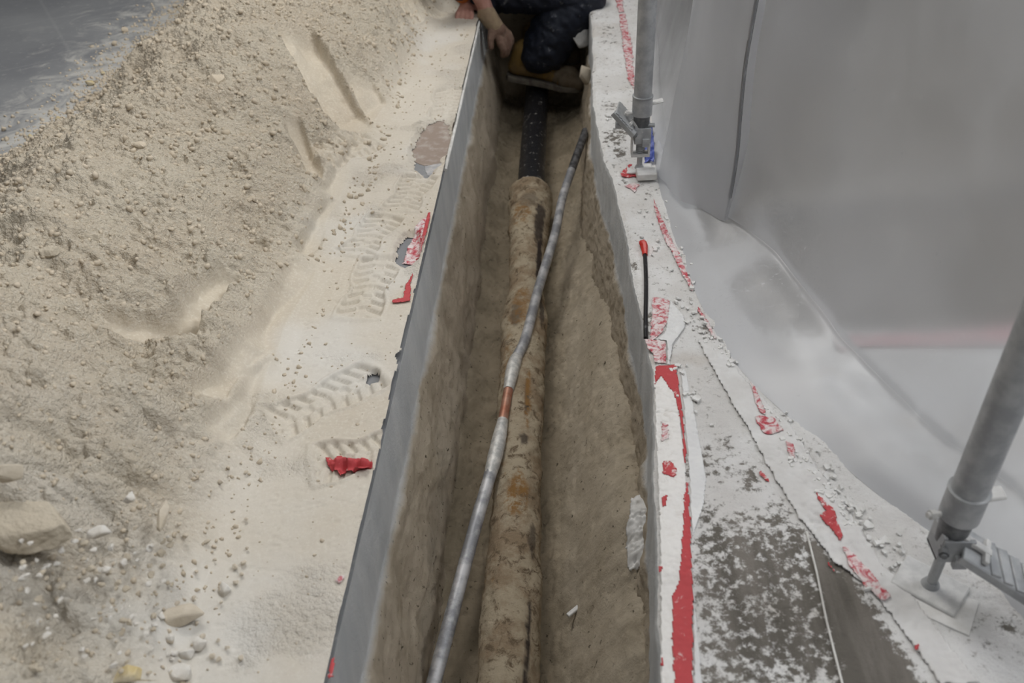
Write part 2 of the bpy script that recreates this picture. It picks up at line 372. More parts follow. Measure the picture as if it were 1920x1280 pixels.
M_HALL = simple('hall_wall', (.42, .42, .43), (.46, .46, .46), 3, .8)
for nm, c, hf in (('wall_left', (-6.06, 3, 1.5), (.06, 6, 1.5)), ('wall_right', (6.06, 3, 1.5), (.06, 6, 1.5)), ('wall_back', (0, 9.06, 1.5), (6.12, .06, 1.5)), ('wall_front', (0, -3.06, 1.5), (6.12, .06, 1.5))):
    m = MB(); m.box(c, hf); tag(m.build(nm, M_HALL), kind='structure')
# ------------------------------------------------------------------ sand heap left of the trench
DXS, DYS = .0034, .0036
xs = np.arange(-2.25, XL + .002, DXS); ys = np.arange(.22, 4.75, DYS)
X, Y = np.meshgrid(xs, ys)
wx = X + .05 * fbm(X, Y, 2.2, 3, 1); wy = Y + .06 * fbm(X, Y, 2.2, 3, 2)
rt = np.interp(Y, [.2, .7, 1.06, 1.4, 1.8, 2.4, 3.2, 3.8, 4.7], [-.53, -.55, -.585, -.60, -.585, -.57, -.52, -.50, -.48])
lt = -1.66 + .04 * np.sin(Y * 2.1)
A = np.interp(Y, [.2, .8, 1.4, 2.0, 2.6, 3.0, 3.4, 3.8, 4.7], [.40, .36, .30, .25, .24, .30, .38, .44, .46])
tt = (wx - lt) / (rt - lt); tc = np.clip(tt, 0, 1)
prof = np.where(tc < .52, np.sin(np.pi / 2 * tc / .52) ** 1.15, np.cos(np.pi / 2 * (tc - .52) / .48) ** 1.25)
h = A * prof
body = sst(.0, .16, tc) * sst(1.0, .86, tc)
rough = body.copy()
# mid scale: ridges, slumps and shovel terraces
rid = 1 - np.abs(fbm(wx, wy * .8, 3.0, 4, 11)) * 2
h = h + body * (.085 * fbm(wx, wy, 2.6, 4, 10) + .045 * (rid - .6) + .022 * fbm(wx, wy, 9, 4, 12))
smooth = np.zeros(X.shape)
def cut(px, py, z, ang, ln, wd, dp):   # a shovel cut: flat scraped trough with steep cheeks
    global h, rough, smooth
    c = G(px, py, z); ca, sa = math.cos(ang), math.sin(ang)
    u = (X - c[0]) * ca + (Y - c[1]) * sa; v = -(X - c[0]) * sa + (Y - c[1]) * ca
    m = sst(wd * .5 + .008, wd * .5 - .012, np.abs(v + .006 * perlin(u * 30, v * 30, 31))) * sst(ln * .5 + .03, ln * .5 - .03, np.abs(u))
    h -= np.minimum(dp * m * (1 + .10 * perlin(v * 70, u * 3, 32)), np.maximum(h - .02, 0)); rough *= 1 - .97 * m; smooth = np.maximum(smooth, m)
for q in ((368, 540, .17, 1.45, .26, .055, .026), (500, 560, .10, 1.5, .20, .05, .018), (600, 105, .22, -.95, .42, .13, .045), (556, 215, .2, -1.1, .26, .05, .022), (648, 300, .06, 1.5, .34, .06, .025),
          (595, 400, .08, 1.5, .26, .05, .028), (432, 690, .08, 1.4, .20, .05, .020), (462, 745, .05, 1.45, .24, .05, .018), (545, 560, .06, 1.5, .3, .09, .012), (700, 200, .04, -1.0, .22, .10, .02), (280, 585, .2, .5, .16, .06, .02)): cut(*q)
# crumbly aggregate
cr = rough * sst(-.45, .1, fbm(X, Y, 5, 3, 20))
big = sst(-1.9, -.6, -Y)               # coarser lumps in the near part
jx = X + .004 * fbm(X, Y, 60, 2, 28); jy = Y + .004 * fbm(X, Y, 60, 2, 29)
h += cr * (.0125 * worley(jx * 48, jy * 48, 21) + .0085 * worley(jx * 88, jy * 88, 22)) + rough * (.006 * fbm(X, Y, 60, 4, 24) + .0035 * worley(jx * 150, jy * 150, 30))
h += rough * (.012 + .014 * big) * worley(jx * 26, jy * 24, 23) * sst(-.15, .2, fbm(X, Y, 4, 3, 25) + .4 * big)
h += rough * (.006 + big * .026) * worley(jx * 9, jy * 9, 26) * sst(0, .3, fbm(X, Y, 2.5, 2, 27))
# left spill
spill = np.exp(-((X + 1.68) / .075) ** 2)
h += .012 * spill * (worley(jx * 50, jy * 50, 33) * sst(-.15, .25, fbm(X, Y, 6, 3, 34)) + .8 * fbm(X, Y, 12, 3, 35) - .15)
# trodden path beside the trench
path = sst(.86, 1.04, tc)
h = h + path * (.019 + .006 * fbm(X, Y, 5, 4, 15) + .0014 * fbm(X, Y, 40, 3, 16))
h += path * .005 * worley(jx * 60, jy * 60, 36) * sst(.10, .35, fbm(X, Y, 4.5, 3, 37)); rough = np.maximum(rough, .8 * path * sst(.05, .3, fbm(X, Y, 4.5, 3, 37)))
crk = np.abs(fbm(X, Y * 2.2, 6, 4, 38)); h -= path * .0030 * sst(.012, .0, crk)
stepx = np.abs(((Y + .25 * X + .03 * fbm(X, Y, 4, 2, 39)) / .16) % 1 - .5); h -= path * .0018 * sst(.015, 0., stepx) * sst(-.1, .2, fbm(X, Y, 3, 2, 41))
def footprint(px, py, ang, ln=.29, wd=.105, dp=.012, z=.016):
    global h, rough
    c = G(px, py, z); ca, sa = math.cos(ang), math.sin(ang)
    u = ((X - c[0]) * ca + (Y - c[1]) * sa) / ln; v = (-(X - c[0]) * sa + (Y - c[1]) * ca) / wd
    half = .5 - .13 * np.exp(-((u + .08) / .14) ** 2) - .0
    e = np.maximum(np.abs(v) / half, np.hypot(u / .5, v * .6)); m = sst(1.04, .90, e)
    lug = sst(.15, .45, np.sin(u * 52 + np.sign(v) * v * 9)) * (np.abs(v) > .13) + .6 * sst(.2, .4, np.cos(u * 36)) * (np.abs(v) < .10)
    rim = np.exp(-((e - 1.08) / .07) ** 2)
    rough = rough * (1 - m)
    h[:] = h + rim * .004 - m * dp * (.35 + .65 * lug)
for q in ((695, 536, 1.5, .25), (696, 440, 1.3, .20), (612, 748, .75, .24), (728, 68, .9, .28), (790, 45, 1.2), (652, 296, 1.0, .24), (770, 360, 1.4, .2), (690, 850, .3, .20), (840, 190, 1.6, .22)): footprint(*q)
h = np.where((tt > .9) & (h < .004), .004 + .001 * fbm(X, Y, 60, 2, 58), h)
# patches on the path where sand is gone and the floor covering shows
for px, py, rx, ry in ((812, 275, .05, .19), (766, 478, .028, .07), (700, 716, .012, .016)):
    c = G(px, py); d = np.hypot((X - c[0]) / rx, (Y - c[1]) / ry) + .45 * fbm(X, Y, 18, 4, 52)
    h = np.where(d < 1, -.02, h * sst(.95, 1.5, d) + .0013 * (d < 1.5))
edge = XL + .001 - .006 * np.clip(fbm(X, Y, 7, 4, 50), 0, 1) - .02 * np.exp(-((Y - 1.43) / .05) ** 2) * sst(-.2, .4, fbm(X, Y, 20, 2, 53))
h = np.where(tt < -.06, h - .04 * sst(-.02, -.14, tt), h)

keep = (h > .0012) & (X < edge)
pale = np.clip(path * (.55 + .5 * fbm(X, Y, 4, 3, 55)) + .08 * smooth, 0, 1)
white = np.clip(sst(1.25, .5, Y) * (.35 + .9 * fbm(X, Y, 5, 4, 56)) + path * .55 * sst(.05, .4, fbm(X, Y, 3, 3, 57)), 0, 1)
sand_o = link('sand_heap', grid_mesh('sand_heap', X, Y, np.maximum(h, -.004), keep, {'pale': pale, 'white': white, 'rough': np.clip(rough, 0, 1)}), MS)
tag(sand_o, 'long heap of crumbly beige sand with scrapes and boot prints left of the trench', 'sand', kind='stuff')
def hsand(x, y):
    i = int(np.clip(round((y - ys[0]) / DYS), 0, len(ys) - 1)); j = int(np.clip(round((x - xs[0]) / DXS), 0, len(xs) - 1)); return max(0., float(h[i, j]))

# crumbs scattered over the heap, the grey floor and the path: one object, past counting
bm = bmesh.new(); bmesh.ops.create_icosphere(bm, subdivisions=1, radius=1)
IV = np.array([v.co for v in bm.verts]); IF = np.array([[v.index for v in f.verts] for f in bm.faces]); bm.free()
bm = bmesh.new(); bmesh.ops.create_icosphere(bm, subdivisions=3, radius=1)
SV = np.array([v.co for v in bm.verts]); SF = np.array([[v.index for v in f.verts] for f in bm.faces]); bm.free()
bm = bmesh.new(); bmesh.ops.create_icosphere(bm, subdivisions=5, radius=1)
SV4 = np.array([v.co for v in bm.verts]); SF4 = np.array([[v.index for v in f.verts] for f in bm.faces]); bm.free()
pts = []
for k in range(15000):
    r = rng.random()
    if r < .34: x = -1.62 + rng.normal(0, .09) - abs(rng.normal(0, .09)) * (rng.random() < .6); y = rng.uniform(1.6, 4.3); s = rng.gamma(2.0, .0016) + .0015
    elif r < .96: x = rng.uniform(-1.75, -.55); y = .4 + 4.0 * rng.random() ** 1.3; s = rng.gamma(1.8, .0017) + .002
    else: x = rng.uniform(-.62, -.37); y = rng.uniform(.6, 4); s = rng.gamma(2, .0008) + .001
    z = hsand(x, y)
    if x > -.62 and z < .002: continue
    if smooth[min(len(ys) - 1, max(0, int((y - ys[0]) / DYS))), min(len(xs) - 1, max(0, int((x - xs[0]) / DXS)))] > .3: continue
    s = min(s, .0085) * float(np.interp(y, [.5, 1.0, 2.0], [.5, .6, 1.0]))
    pts.append((x, y, z + s * .1, s))
V = []; F = []; n0 = 0
for x, y, z, s in pts:
    q = IV * (1 + rng.normal(0, .28, (len(IV), 1))) * (s * rng.uniform(.75, 1.25, 3)); V.append(q + [x, y, z]); F.append(IF + n0); n0 += len(IV)
tag(link('sand_crumbs', mesh_np('sand_crumbs', np.vstack(V), np.vstack(F)), M_CRUMB, smooth=False), 'loose yellowish sand crumbs scattered over the heap and the grey floor', 'sand crumbs', kind='stuff')

def rock_mesh(name, size, seed, lumpy=False):
    r = np.random.default_rng(seed)
    if lumpy:                          # caked rounded mass
        v = SV4.copy()
        for k in range(9):
            d = nz(r.normal(0, 1, 3)); c = r.uniform(.5, .8); p = v @ d; v -= np.where(p > c, (p - c) * .9, 0)[:, None] * d
        q = v[:, 0] + .37 * v[:, 2] + seed; w = v[:, 1] - .61 * v[:, 2]
        v *= (1 + .16 * fbm(q, w, 2.2, 5, seed) + .05 * worley(q * 5, w * 5, seed))[:, None]
        return mesh_np(name, v * np.array(size), SF4)
    bm = bmesh.new()                   # broken stone: hull of a few points, edges knocked off
    for k in range(15):
        d = nz(r.normal(0, 1, 3)) * r.uniform(.86, 1.08); bm.verts.new(d * np.array(size))
    h_ = bmesh.ops.convex_hull(bm, input=bm.verts)
    bmesh.ops.delete(bm, geom=[g for g in h_['geom_interior'] if isinstance(g, bmesh.types.BMVert)], context='VERTS')
    bmesh.ops.bevel(bm, geom=list(bm.edges), offset=min(size) * .10, segments=1, affect='EDGES', profile=.5)
    me = bpy.data.meshes.new(name); bm.to_mesh(me); bm.free(); return me
def rock(name, px, py, z, wpx, hpx, mat, label, cat, group=None, seed=0, rz=0.):
    for _ in range(4):
        p = G(px, py, z); z = hsand(p[0], p[1]) + .006
    p = G(px, py, z); dep = (p - EYE) @ (RW @ np.array([0, 0, 1.])); a = wpx * dep / FPX / 2; b = hpx * dep / FPX / 2
    o = link(name, rock_mesh(name, (a, b, min(a, b) * .75), seed, name in ('boulder', 'sand_clod')), mat, smooth=name in ('boulder', 'sand_clod')); o.location = (p[0], p[1], z - min(a, b) * (.45 if name == 'boulder' else .05)); o.rotation_euler = (0, 0, rz); return tag(o, label, cat, group)
rock('boulder', 42, 962, .3, 190, 120, M_CAKE, 'big rounded sand boulder at the left end of the near heap', 'boulder', seed=3)
rock('rubble_stone', 22, 880, .3, 70, 60, M_STONE, 'blocky stone wedged above the big rounded boulder', 'stone', seed=4, rz=.3)
rock('rubble_stone', 20, 690, .3, 60, 50, M_STONE, 'smooth stone by the left edge higher up the heap', 'stone', seed=5, rz=.6)
rock('rubble_stone', 330, 1155, .25, 130, 46, M_STONE, 'long flat slab of rubble tilted low on the near heap', 'stone', seed=6, rz=.35)
rock('rubble_stone', 378, 1205, .2, 42, 36, M_WSTONE, 'pale squarish stone below the long flat rubble slab', 'stone', seed=7)
rock('rubble_stone', 350, 1225, .2, 46, 30, M_WSTONE, 'flat pale stone left of the squarish one by the heap foot', 'stone', seed=8, rz=-.3)
rock('rubble_stone', 243, 932, .28, 34, 30, M_WSTONE, 'round white pebble alone above the dark crack in the heap', 'stone', seed=9)
rock('rubble_stone', 305, 965, .25, 26, 80, M_STONE, 'upright sliver of hard sand with the dark crack beside it', 'stone', seed=10, rz=.2)
rock('rubble_stone', 185, 997, .3, 50, 36, M_WSTONE, 'grey flat stone on the heap right of the big boulder', 'stone', seed=11, rz=.3)
rock('rubble_stone', 235, 1262, .3, 80, 40, M_YSTONE, 'yellowish stone at the very foot of the near heap', 'stone', seed=12)
rock('rubble_stone', 340, 1262, .2, 66, 40, M_WSTONE, 'broad pale stone right of the yellowish stone', 'stone', seed=13)
rock('rubble_stone', 416, 1105, .1, 40, 34, M_WSTONE, 'pale stone at the edge of heap and trodden dust', 'stone', seed=14)
rock('sand_clod', 165, 450, .2, 60, 40, M_CAKE, 'lumpy sand clod sticking out of the middle left slope', 'clod', seed=15, rz=.7)
rock('sand_clod', 90, 470, .2, 44, 30, M_CAKE, 'smaller sand clod left of the lumpy one on the slope', 'clod', seed=16)
rock('sand_clod', 262, 272, .1, 34, 18, M_CRUMB, 'rough sand clod on the upper left slope of the heap', 'clod', seed=17)
rock('sand_clod', 408, 150, .2, 34, 44, M_CRUMB, 'knobbly sand clod under the top of the heap', 'clod', seed=18)
wl = 'small pale pebble among many on the near end of the sand heap'
for k in range(150):
    px = rng.uniform(20, 330); py = rng.uniform(985, 1270)
    if abs(rng.normal()) > 1.6 - abs(py - 1080) / 180: continue
    s = rng.uniform(9, 22); rock('pebble', px, py, .3, s, s * rng.uniform(.7, 1), M_WSTONE if k % 2 else M_CAKE, wl, 'pebble', 'pale pebbles on the near heap', 30 + k, rng.uniform(0, 3))
for k in range(30):
    px = rng.uniform(330, 470); py = rng.uniform(860, 1250); s = rng.uniform(7, 15)
    rock('pebble', px, py, .1, s, s * rng.uniform(.7, 1), M_STONE, 'small beige pebble at the foot of the near sand heap', 'pebble', 'beige pebbles at the heap foot', 90 + k, rng.uniform(0, 3))
yl = 'small yellow sand lump spilled on the grey floor beside the heap'
for k, (px, py) in enumerate(((215, 85), (195, 140), (282, 85), (265, 95), (180, 155), (112, 230), (130, 213), (60, 258), (8, 245), (170, 160), (235, 60), (300, 92), (88, 292), (215, 145), (330, 14), (345, 18), (372, 12))):
    p = G(px, py); s = rng.uniform(.010, .02); o = link('sand_lump', rock_mesh('sand_lump', (s, s * .8, s * .7), 140 + k), M_YSTONE if k % 2 else M_CRUMB); o.location = (p[0], p[1], s * .5 + hsand(p[0], p[1])); tag(o, yl, 'sand lump', 'yellow lumps on the grey floor')

# ------------------------------------------------------------------ thin patches lying on a surface: torn tape, film, tile
def patch(name, poly, mat, label, cat, zf, step=.0022, lift=.0018, wav=.0008, rag=.003, group=None, struct=False, curl=None, thick=.0007):
    P = np.array(poly); x0, y0 = P.min(0) - .005; x1, y1 = P.max(0) + .005
    step = max(step, math.sqrt((x1 - x0) * (y1 - y0)) / 260)
    gx, gy = np.meshgrid(np.arange(x0, x1, step), np.arange(y0, y1, step))
    s = sdist(poly, gx, gy) + rag * fbm(gx, gy, 45, 4, len(poly) * 7 + int(abs(x0) * 1000))
    z = zf(gx, gy) + lift + wav * fbm(gx, gy, 25, 3, 5)
    if curl is not None: z = z + curl(gx, gy)
    o = link(name, grid_mesh(name, gx, gy, z, s < 0), mat)
    m = o.modifiers.new('thickness', 'SOLIDIFY'); m.thickness = thick; m.offset = -1
    return tag(o, None if struct else label, None if struct else cat, group, 'structure' if struct else None)
def HR(x, y): return np.maximum(hr(x, y), 0) + .0005
def HL(x, y):
    i = np.clip(((y - ys[0]) / DYS).astype(int), 0, len(ys) - 1); j = np.clip(((x - xs[0]) / DXS).astype(int), 0, len(xs) - 1); return np.maximum(h[i, j], 0)
Z0 = lambda x, y: x * 0
TP = 'torn tape'
patch('film_strip', gpoly([(1283, 690), (1305, 790), (1325, 900), (1320, 950), (1300, 1010), (1300, 1100), (1318, 1290), (1300, 1290), (1296, 1000), (1290, 880), (1275, 700)]), M_FILM, 'narrow strip of pale plastic film along the long red and white tape', 'film', HR, lift=.001, rag=.001)
patch('barrier_tape', gpoly([(1224, 695), (1265, 690), (1283, 860), (1292, 960), (1300, 1290), (1238, 1290), (1236, 1000)]), M_WTAPE, 'long dusty white length of barrier tape along the right trench edge', 'tape', HR, lift=.002, rag=.002)
patch('tape_stripe', gpoly([(1228, 690), (1268, 688), (1281, 790), (1287, 850), (1286, 876), (1281, 872), (1276, 800), (1262, 745), (1240, 712), (1226, 730)]), M_STRIPE, 'curved red tape stripe at the upper end of the white tape', TP, HR, lift=.0032, rag=.003)
patch('tape_stripe', gpoly([(1284, 908), (1292, 910), (1295, 1000), (1299, 1120), (1300, 1290), (1262, 1290), (1258, 1200), (1260, 1125), (1272, 1090), (1278, 1000), (1281, 940)]), M_STRIPE, 'long bright red tape stripe running off the bottom of the white tape', TP, HR, lift=.0032, rag=.004)
patch('tape_scrap', gpoly([(1240, 868), (1258, 870), (1272, 888), (1262, 902), (1240, 896)]), M_RED, 'red tape scrap on the white tape between the two red stripes', TP, HR, lift=.0034, rag=.005)
patch('tape_scrap', gpoly([(1238, 795), (1252, 800), (1258, 830), (1240, 838)]), M_PINK, 'faded red smear of tape above the middle of the white tape', TP, HR, lift=.0034, rag=.008)
patch('tape_scrap', gpoly([(1238, 940), (1254, 935), (1248, 955), (1238, 962)]), M_RED, 'small red flake of tape beside the trench below the larger scrap', TP, HR, lift=.0034, rag=.004)
patch('tape_scrap', gpoly([(1233, 1070), (1243, 1070), (1240, 1083), (1233, 1083)]), M_RED, 'tiny red tape flake at the trench edge near the long stripe', TP, HR, lift=.0034, rag=.003)
patch('tape_scrap', gpoly([(1238, 1238), (1247, 1236), (1243, 1255), (1236, 1256)]), M_RED, 'tiny red tape flake at the trench edge at the very bottom', TP, HR, lift=.0034, rag=.003)
patch('barrier_tape', gpoly([(1222, 560), (1257, 565), (1254, 610), (1243, 630), (1228, 640), (1218, 645)]), M_PINK, 'dust covered red tape piece beside the lower end of the black rod', 'tape', HR, lift=.002, rag=.006)
patch('barrier_tape', gpoly([(1208, 643), (1222, 642), (1248, 645), (1250, 686), (1226, 685), (1224, 668), (1212, 660)]), M_PINK, 'square red tape piece just below the end of the black rod', 'tape', HR, lift=.003, rag=.003)
patch('film_strip', gpoly([(1256, 565), (1282, 600), (1285, 620), (1262, 650), (1256, 690), (1250, 688), (1250, 645), (1230, 643), (1246, 630)]), M_FILM, 'pale torn film flap between the red tape pieces and the rubble', 'film', HR, lift=.004, rag=.003)
patch('barrier_tape', gpoly([(1224, 370), (1232, 395), (1268, 470), (1302, 548), (1296, 552), (1275, 515), (1245, 455), (1226, 400)]), M_PINK, 'narrow red tape strip along the foot of the sheet above the rod', 'tape', HR, lift=.0035, rag=.003)
patch('barrier_tape', gpoly([(1308, 575), (1345, 640), (1338, 642), (1322, 615), (1306, 588)]), M_PINK, 'short red tape strip along the foot of the sheet below the first', 'tape', HR, lift=.0035, rag=.003)
hem = gpoly([(1304, 640), (1345, 645), (1400, 720), (1480, 800), (1530, 880), (1580, 945), (1650, 1060), (1700, 1110), (1790, 1230), (1840, 1290), (1760, 1290), (1690, 1190), (1625, 1110), (1560, 1060), (1500, 985), (1455, 910), (1400, 810), (1340, 710)])
patch('film_hem', hem, simple('dusty_film', (.67, .665, .655), (.60, .59, .575), 14, .8, 0, .35, .006), 'wide dust covered plastic film hem lying along the foot of the sheet', 'film', HR, lift=.004, wav=.003, rag=.004, step=.003)
def HH(x, y): return HR(x, y) + .0045 + .003 * fbm(x, y, 25, 3, 5)
for q, lb, mt, rg in (
        ([(1406, 725), (1416, 735), (1432, 770), (1436, 788), (1422, 780), (1410, 750)], 'thin red tape shred at the upper part of the film hem', M_PINK, .004),
        ([(1420, 785), (1450, 790), (1470, 815), (1440, 822), (1415, 800)], 'red smear of tape on the film hem below the thin shred', M_PINK, .008),
        ([(1470, 835), (1485, 840), (1492, 870), (1476, 862)], 'pinkish tape patch on the middle of the film hem', M_PINK, .006),
        ([(1527, 922), (1534, 938), (1548, 955), (1562, 962), (1570, 990), (1580, 1012), (1572, 1026), (1556, 1000), (1540, 985), (1530, 975), (1545, 968), (1528, 945)], 'bright forked red tape scrap beside the plaster chips', M_RED, .003),
        ([(1577, 1030), (1605, 1050), (1640, 1095), (1670, 1130), (1650, 1140), (1620, 1110), (1590, 1075)], 'long dusty pink tape strip leading to the near prop foot', M_PINK, .005),
        ([(1593, 1065), (1606, 1078), (1608, 1090), (1597, 1082)], 'small bright red tape shred on the long pink strip', M_RED, .003),
        ([(1614, 1097), (1625, 1106), (1622, 1114), (1612, 1105)], 'smallest red tape shred low on the long pink strip', M_RED, .002),
        ([(1710, 1216), (1722, 1214), (1720, 1226), (1710, 1226)], 'tiny red tape fragment below the near base plate', M_RED, .002)):
    patch('tape_scrap', gpoly(q), mt, lb, TP, HH, lift=.002, rag=rg, step=.0018)
patch('tape_scrap', gpoly([(1418, 880), (1428, 888), (1444, 908), (1438, 910), (1424, 896)]), M_RED, 'narrow red tape sliver left of the film hem on grey dust', TP, HR, lift=.003, rag=.003)
patch('tape_scrap', gpoly([(1540, 1040), (1552, 1058), (1568, 1078), (1562, 1080), (1548, 1060)]), M_RED, 'dark red tape sliver beside the white string end', TP, HR, lift=.003, rag=.003)
patch('tape_scrap', gpoly([(1160, 30), (1172, 28), (1186, 90), (1190, 175), (1176, 150), (1166, 80)]), M_PINK, 'long faded red tape strip on the floor behind the far prop', TP, HR, lift=.003, rag=.010)
patch('tape_scrap', gpoly([(1150, -10), (1166, -10), (1170, 25), (1160, 28)]), M_PINK, 'faded red tape remnant at the far end of the right floor', TP, HR, lift=.003, rag=.010)
patch('tape_scrap', gpoly([(1170, 352), (1190, 345), (1200, 352), (1190, 365)]), M_PINK, 'small pink tape scrap below the far base plate', TP, HR, lift=.003, rag=.006)
patch('red_rag', gpoly([(1162, 333), (1178, 315), (1188, 312), (1196, 335), (1166, 338)]), M_RED, 'crumpled red rag of tape against the far base plate', TP, HR, lift=.006, wav=.012, rag=.004)
# left side
patch('barrier_tape', gpoly([(808, 412), (797, 470), (785, 500), (755, 497), (764, 465), (785, 430)]), M_PINK, 'broad red tape piece hanging at the left trench edge', 'tape', HL, lift=.004, rag=.006)
patch('barrier_tape', gpoly([(810, 410), (803, 450), (792, 480), (779, 520), (783, 500), (797, 440), (803, 412)]), M_STRIPE, 'bright narrow red tape border on the left trench lip', 'tape', HL, lift=.006, rag=.002)
patch('tape_scrap', gpoly([(778, 522), (773, 545), (772, 580), (738, 582), (737, 576), (757, 572), (762, 548)]), M_STRIPE, 'red hooked tape scrap on the left trench lip', TP, HL, lift=.005, rag=.004)
patch('tape_scrap', gpoly([(632, 1245), (630, 1285), (620, 1285), (624, 1250)]), M_RED, 'red tape shred at the bottom of the left trench lip', TP, HL, lift=.005, rag=.003)
patch('tape_scrap', gpoly([(655, 1095), (640, 1108), (628, 1104), (645, 1090)]), M_PINK, 'pinkish tape crumb on the left lip above the bottom shred', TP, HL, lift=.004, rag=.006)
p = G(660, 882, .01)
patch('tape_curl', gpoly([(612, 868), (640, 866), (700, 872), (703, 884), (690, 900), (655, 896), (640, 902), (618, 886)]), M_STRIPE, 'curled red tape scrap standing up on the left trodden dust', TP, lambda x, y: HL(x, y), lift=.003, rag=.002,
      curl=lambda x, y: .012 * np.sin((y - p[1]) / .028 * 3.1) ** 2 + .006 * fbm(x, y, 40, 2, 9))
patch('floor_tile', gpoly([(866, 195), (840, 306), (795, 312), (765, 300), (800, 220), (840, 190)]), M_TILE, 'bare brown floor tile showing through the dust by the left lip', 'tile', Z0, lift=.0012, rag=.004)
patch('floor_tile', gpoly([(838, 302), (825, 330), (800, 330), (795, 312)]), simple('grey_tile', (.33, .33, .34), (.5, .49, .48), 30, .8), 'bare grey floor tile just below the brown one', 'tile', Z0, lift=.0012, rag=.004)

# white plaster chips against the sheet, each its own object
chip_lab = 'small angular white plaster chip on the dusty floor by the plastic sheet'
chips = []
lines = [((1245, 360), (1300, 540), 16, 12), ((1270, 560), (1330, 650), 24, 16), ((1330, 640), (1380, 690), 22, 12), ((1430, 760), (1500, 830), 22, 16), ((1490, 850), (1590, 960), 55, 24), ((1560, 940), (1680, 1040), 42, 24), ((1690, 1050), (1640, 1110), 8, 16), ((1200, 380), (1260, 560), 14, 24), ((1260, 680), (1320, 790), 18, 22), ((1140, 100), (1150, 330), 14, 16)]
for a, b, n, sp in lines:
    for k in range(n):
        u = rng.random(); px = a[0] + (b[0] - a[0]) * u + rng.normal(0, sp * .6); py = a[1] + (b[1] - a[1]) * u + rng.normal(0, sp * .4)
        q = G(px, py)
        if q[0] < XR(np.array([q[1]]))[0] + .012: continue
        s = rng.gamma(3, .0009) + .0018
        m = MB(); nn = random.choice((4, 5, 5, 6)); ring = [(math.cos(2 * math.pi * (i + random.uniform(-.3, .3)) / nn) * s * random.uniform(.7, 1.3), math.sin(2 * math.pi * (i + random.uniform(-.3, .3)) / nn) * s * random.uniform(.7, 1.2)) for i in range(nn)]
        th = random.uniform(.001, .0028)
        lo = [m.bm.verts.new((x, y, -th)) for x, y in ring]; hi_ = [m.bm.verts.new((x * .88, y * .88, th)) for x, y in ring]
        m.bm.faces.new(lo[::-1]); m.bm.faces.new(hi_)
        for i in range(nn): m.bm.faces.new((lo[i], lo[(i + 1) % nn], hi_[(i + 1) % nn], hi_[i]))
        o = m.build('plaster_chip', M_CHIP, smooth=False)
        o.location = (q[0], q[1], float(HR(np.array([q[0]]), np.array([q[1]]))[0]) + .003); o.rotation_euler = (random.uniform(-.4, .4), random.uniform(-.4, .4), random.uniform(0, 3))
        tag(o, chip_lab, 'plaster chip', 'white plaster chips by the plastic sheet')
# string, rod
m = MB(); m.tube([(*q[:2], .008) for q in [G(1511, 1003), G(1530, 1080), G(1548, 1170), G(1578, 1290)]], .0018, 8); tag(m.build('string', M_TRIM), 'taut white string lying across the bare grey floor', 'string')
a, b = G(1209, 478, .006), G(1212, 636, .006); r = empty('metal_rod', a); tag(r, 'thin black rod with a red end lying along the right trench edge', 'rod')
m = MB(); m.tube([a + (b - a) * u + np.array([.0015 * math.sin(u * 5), 0, .003]) for u in np.linspace(0, 1, 14)], .0048, 10); m.build('shaft', M_BLK, r)
m = MB(); e = G(1205, 462, .008); m.tube([e + np.array([-.006, .012, .006]), e + np.array([0, .004, .008]), e + np.array([.004, -.006, .006]), a + np.array([0, -.004, .003])], [.004, .010, .009, .006], 10, .2); m.build('red_cap', M_REDP, r)

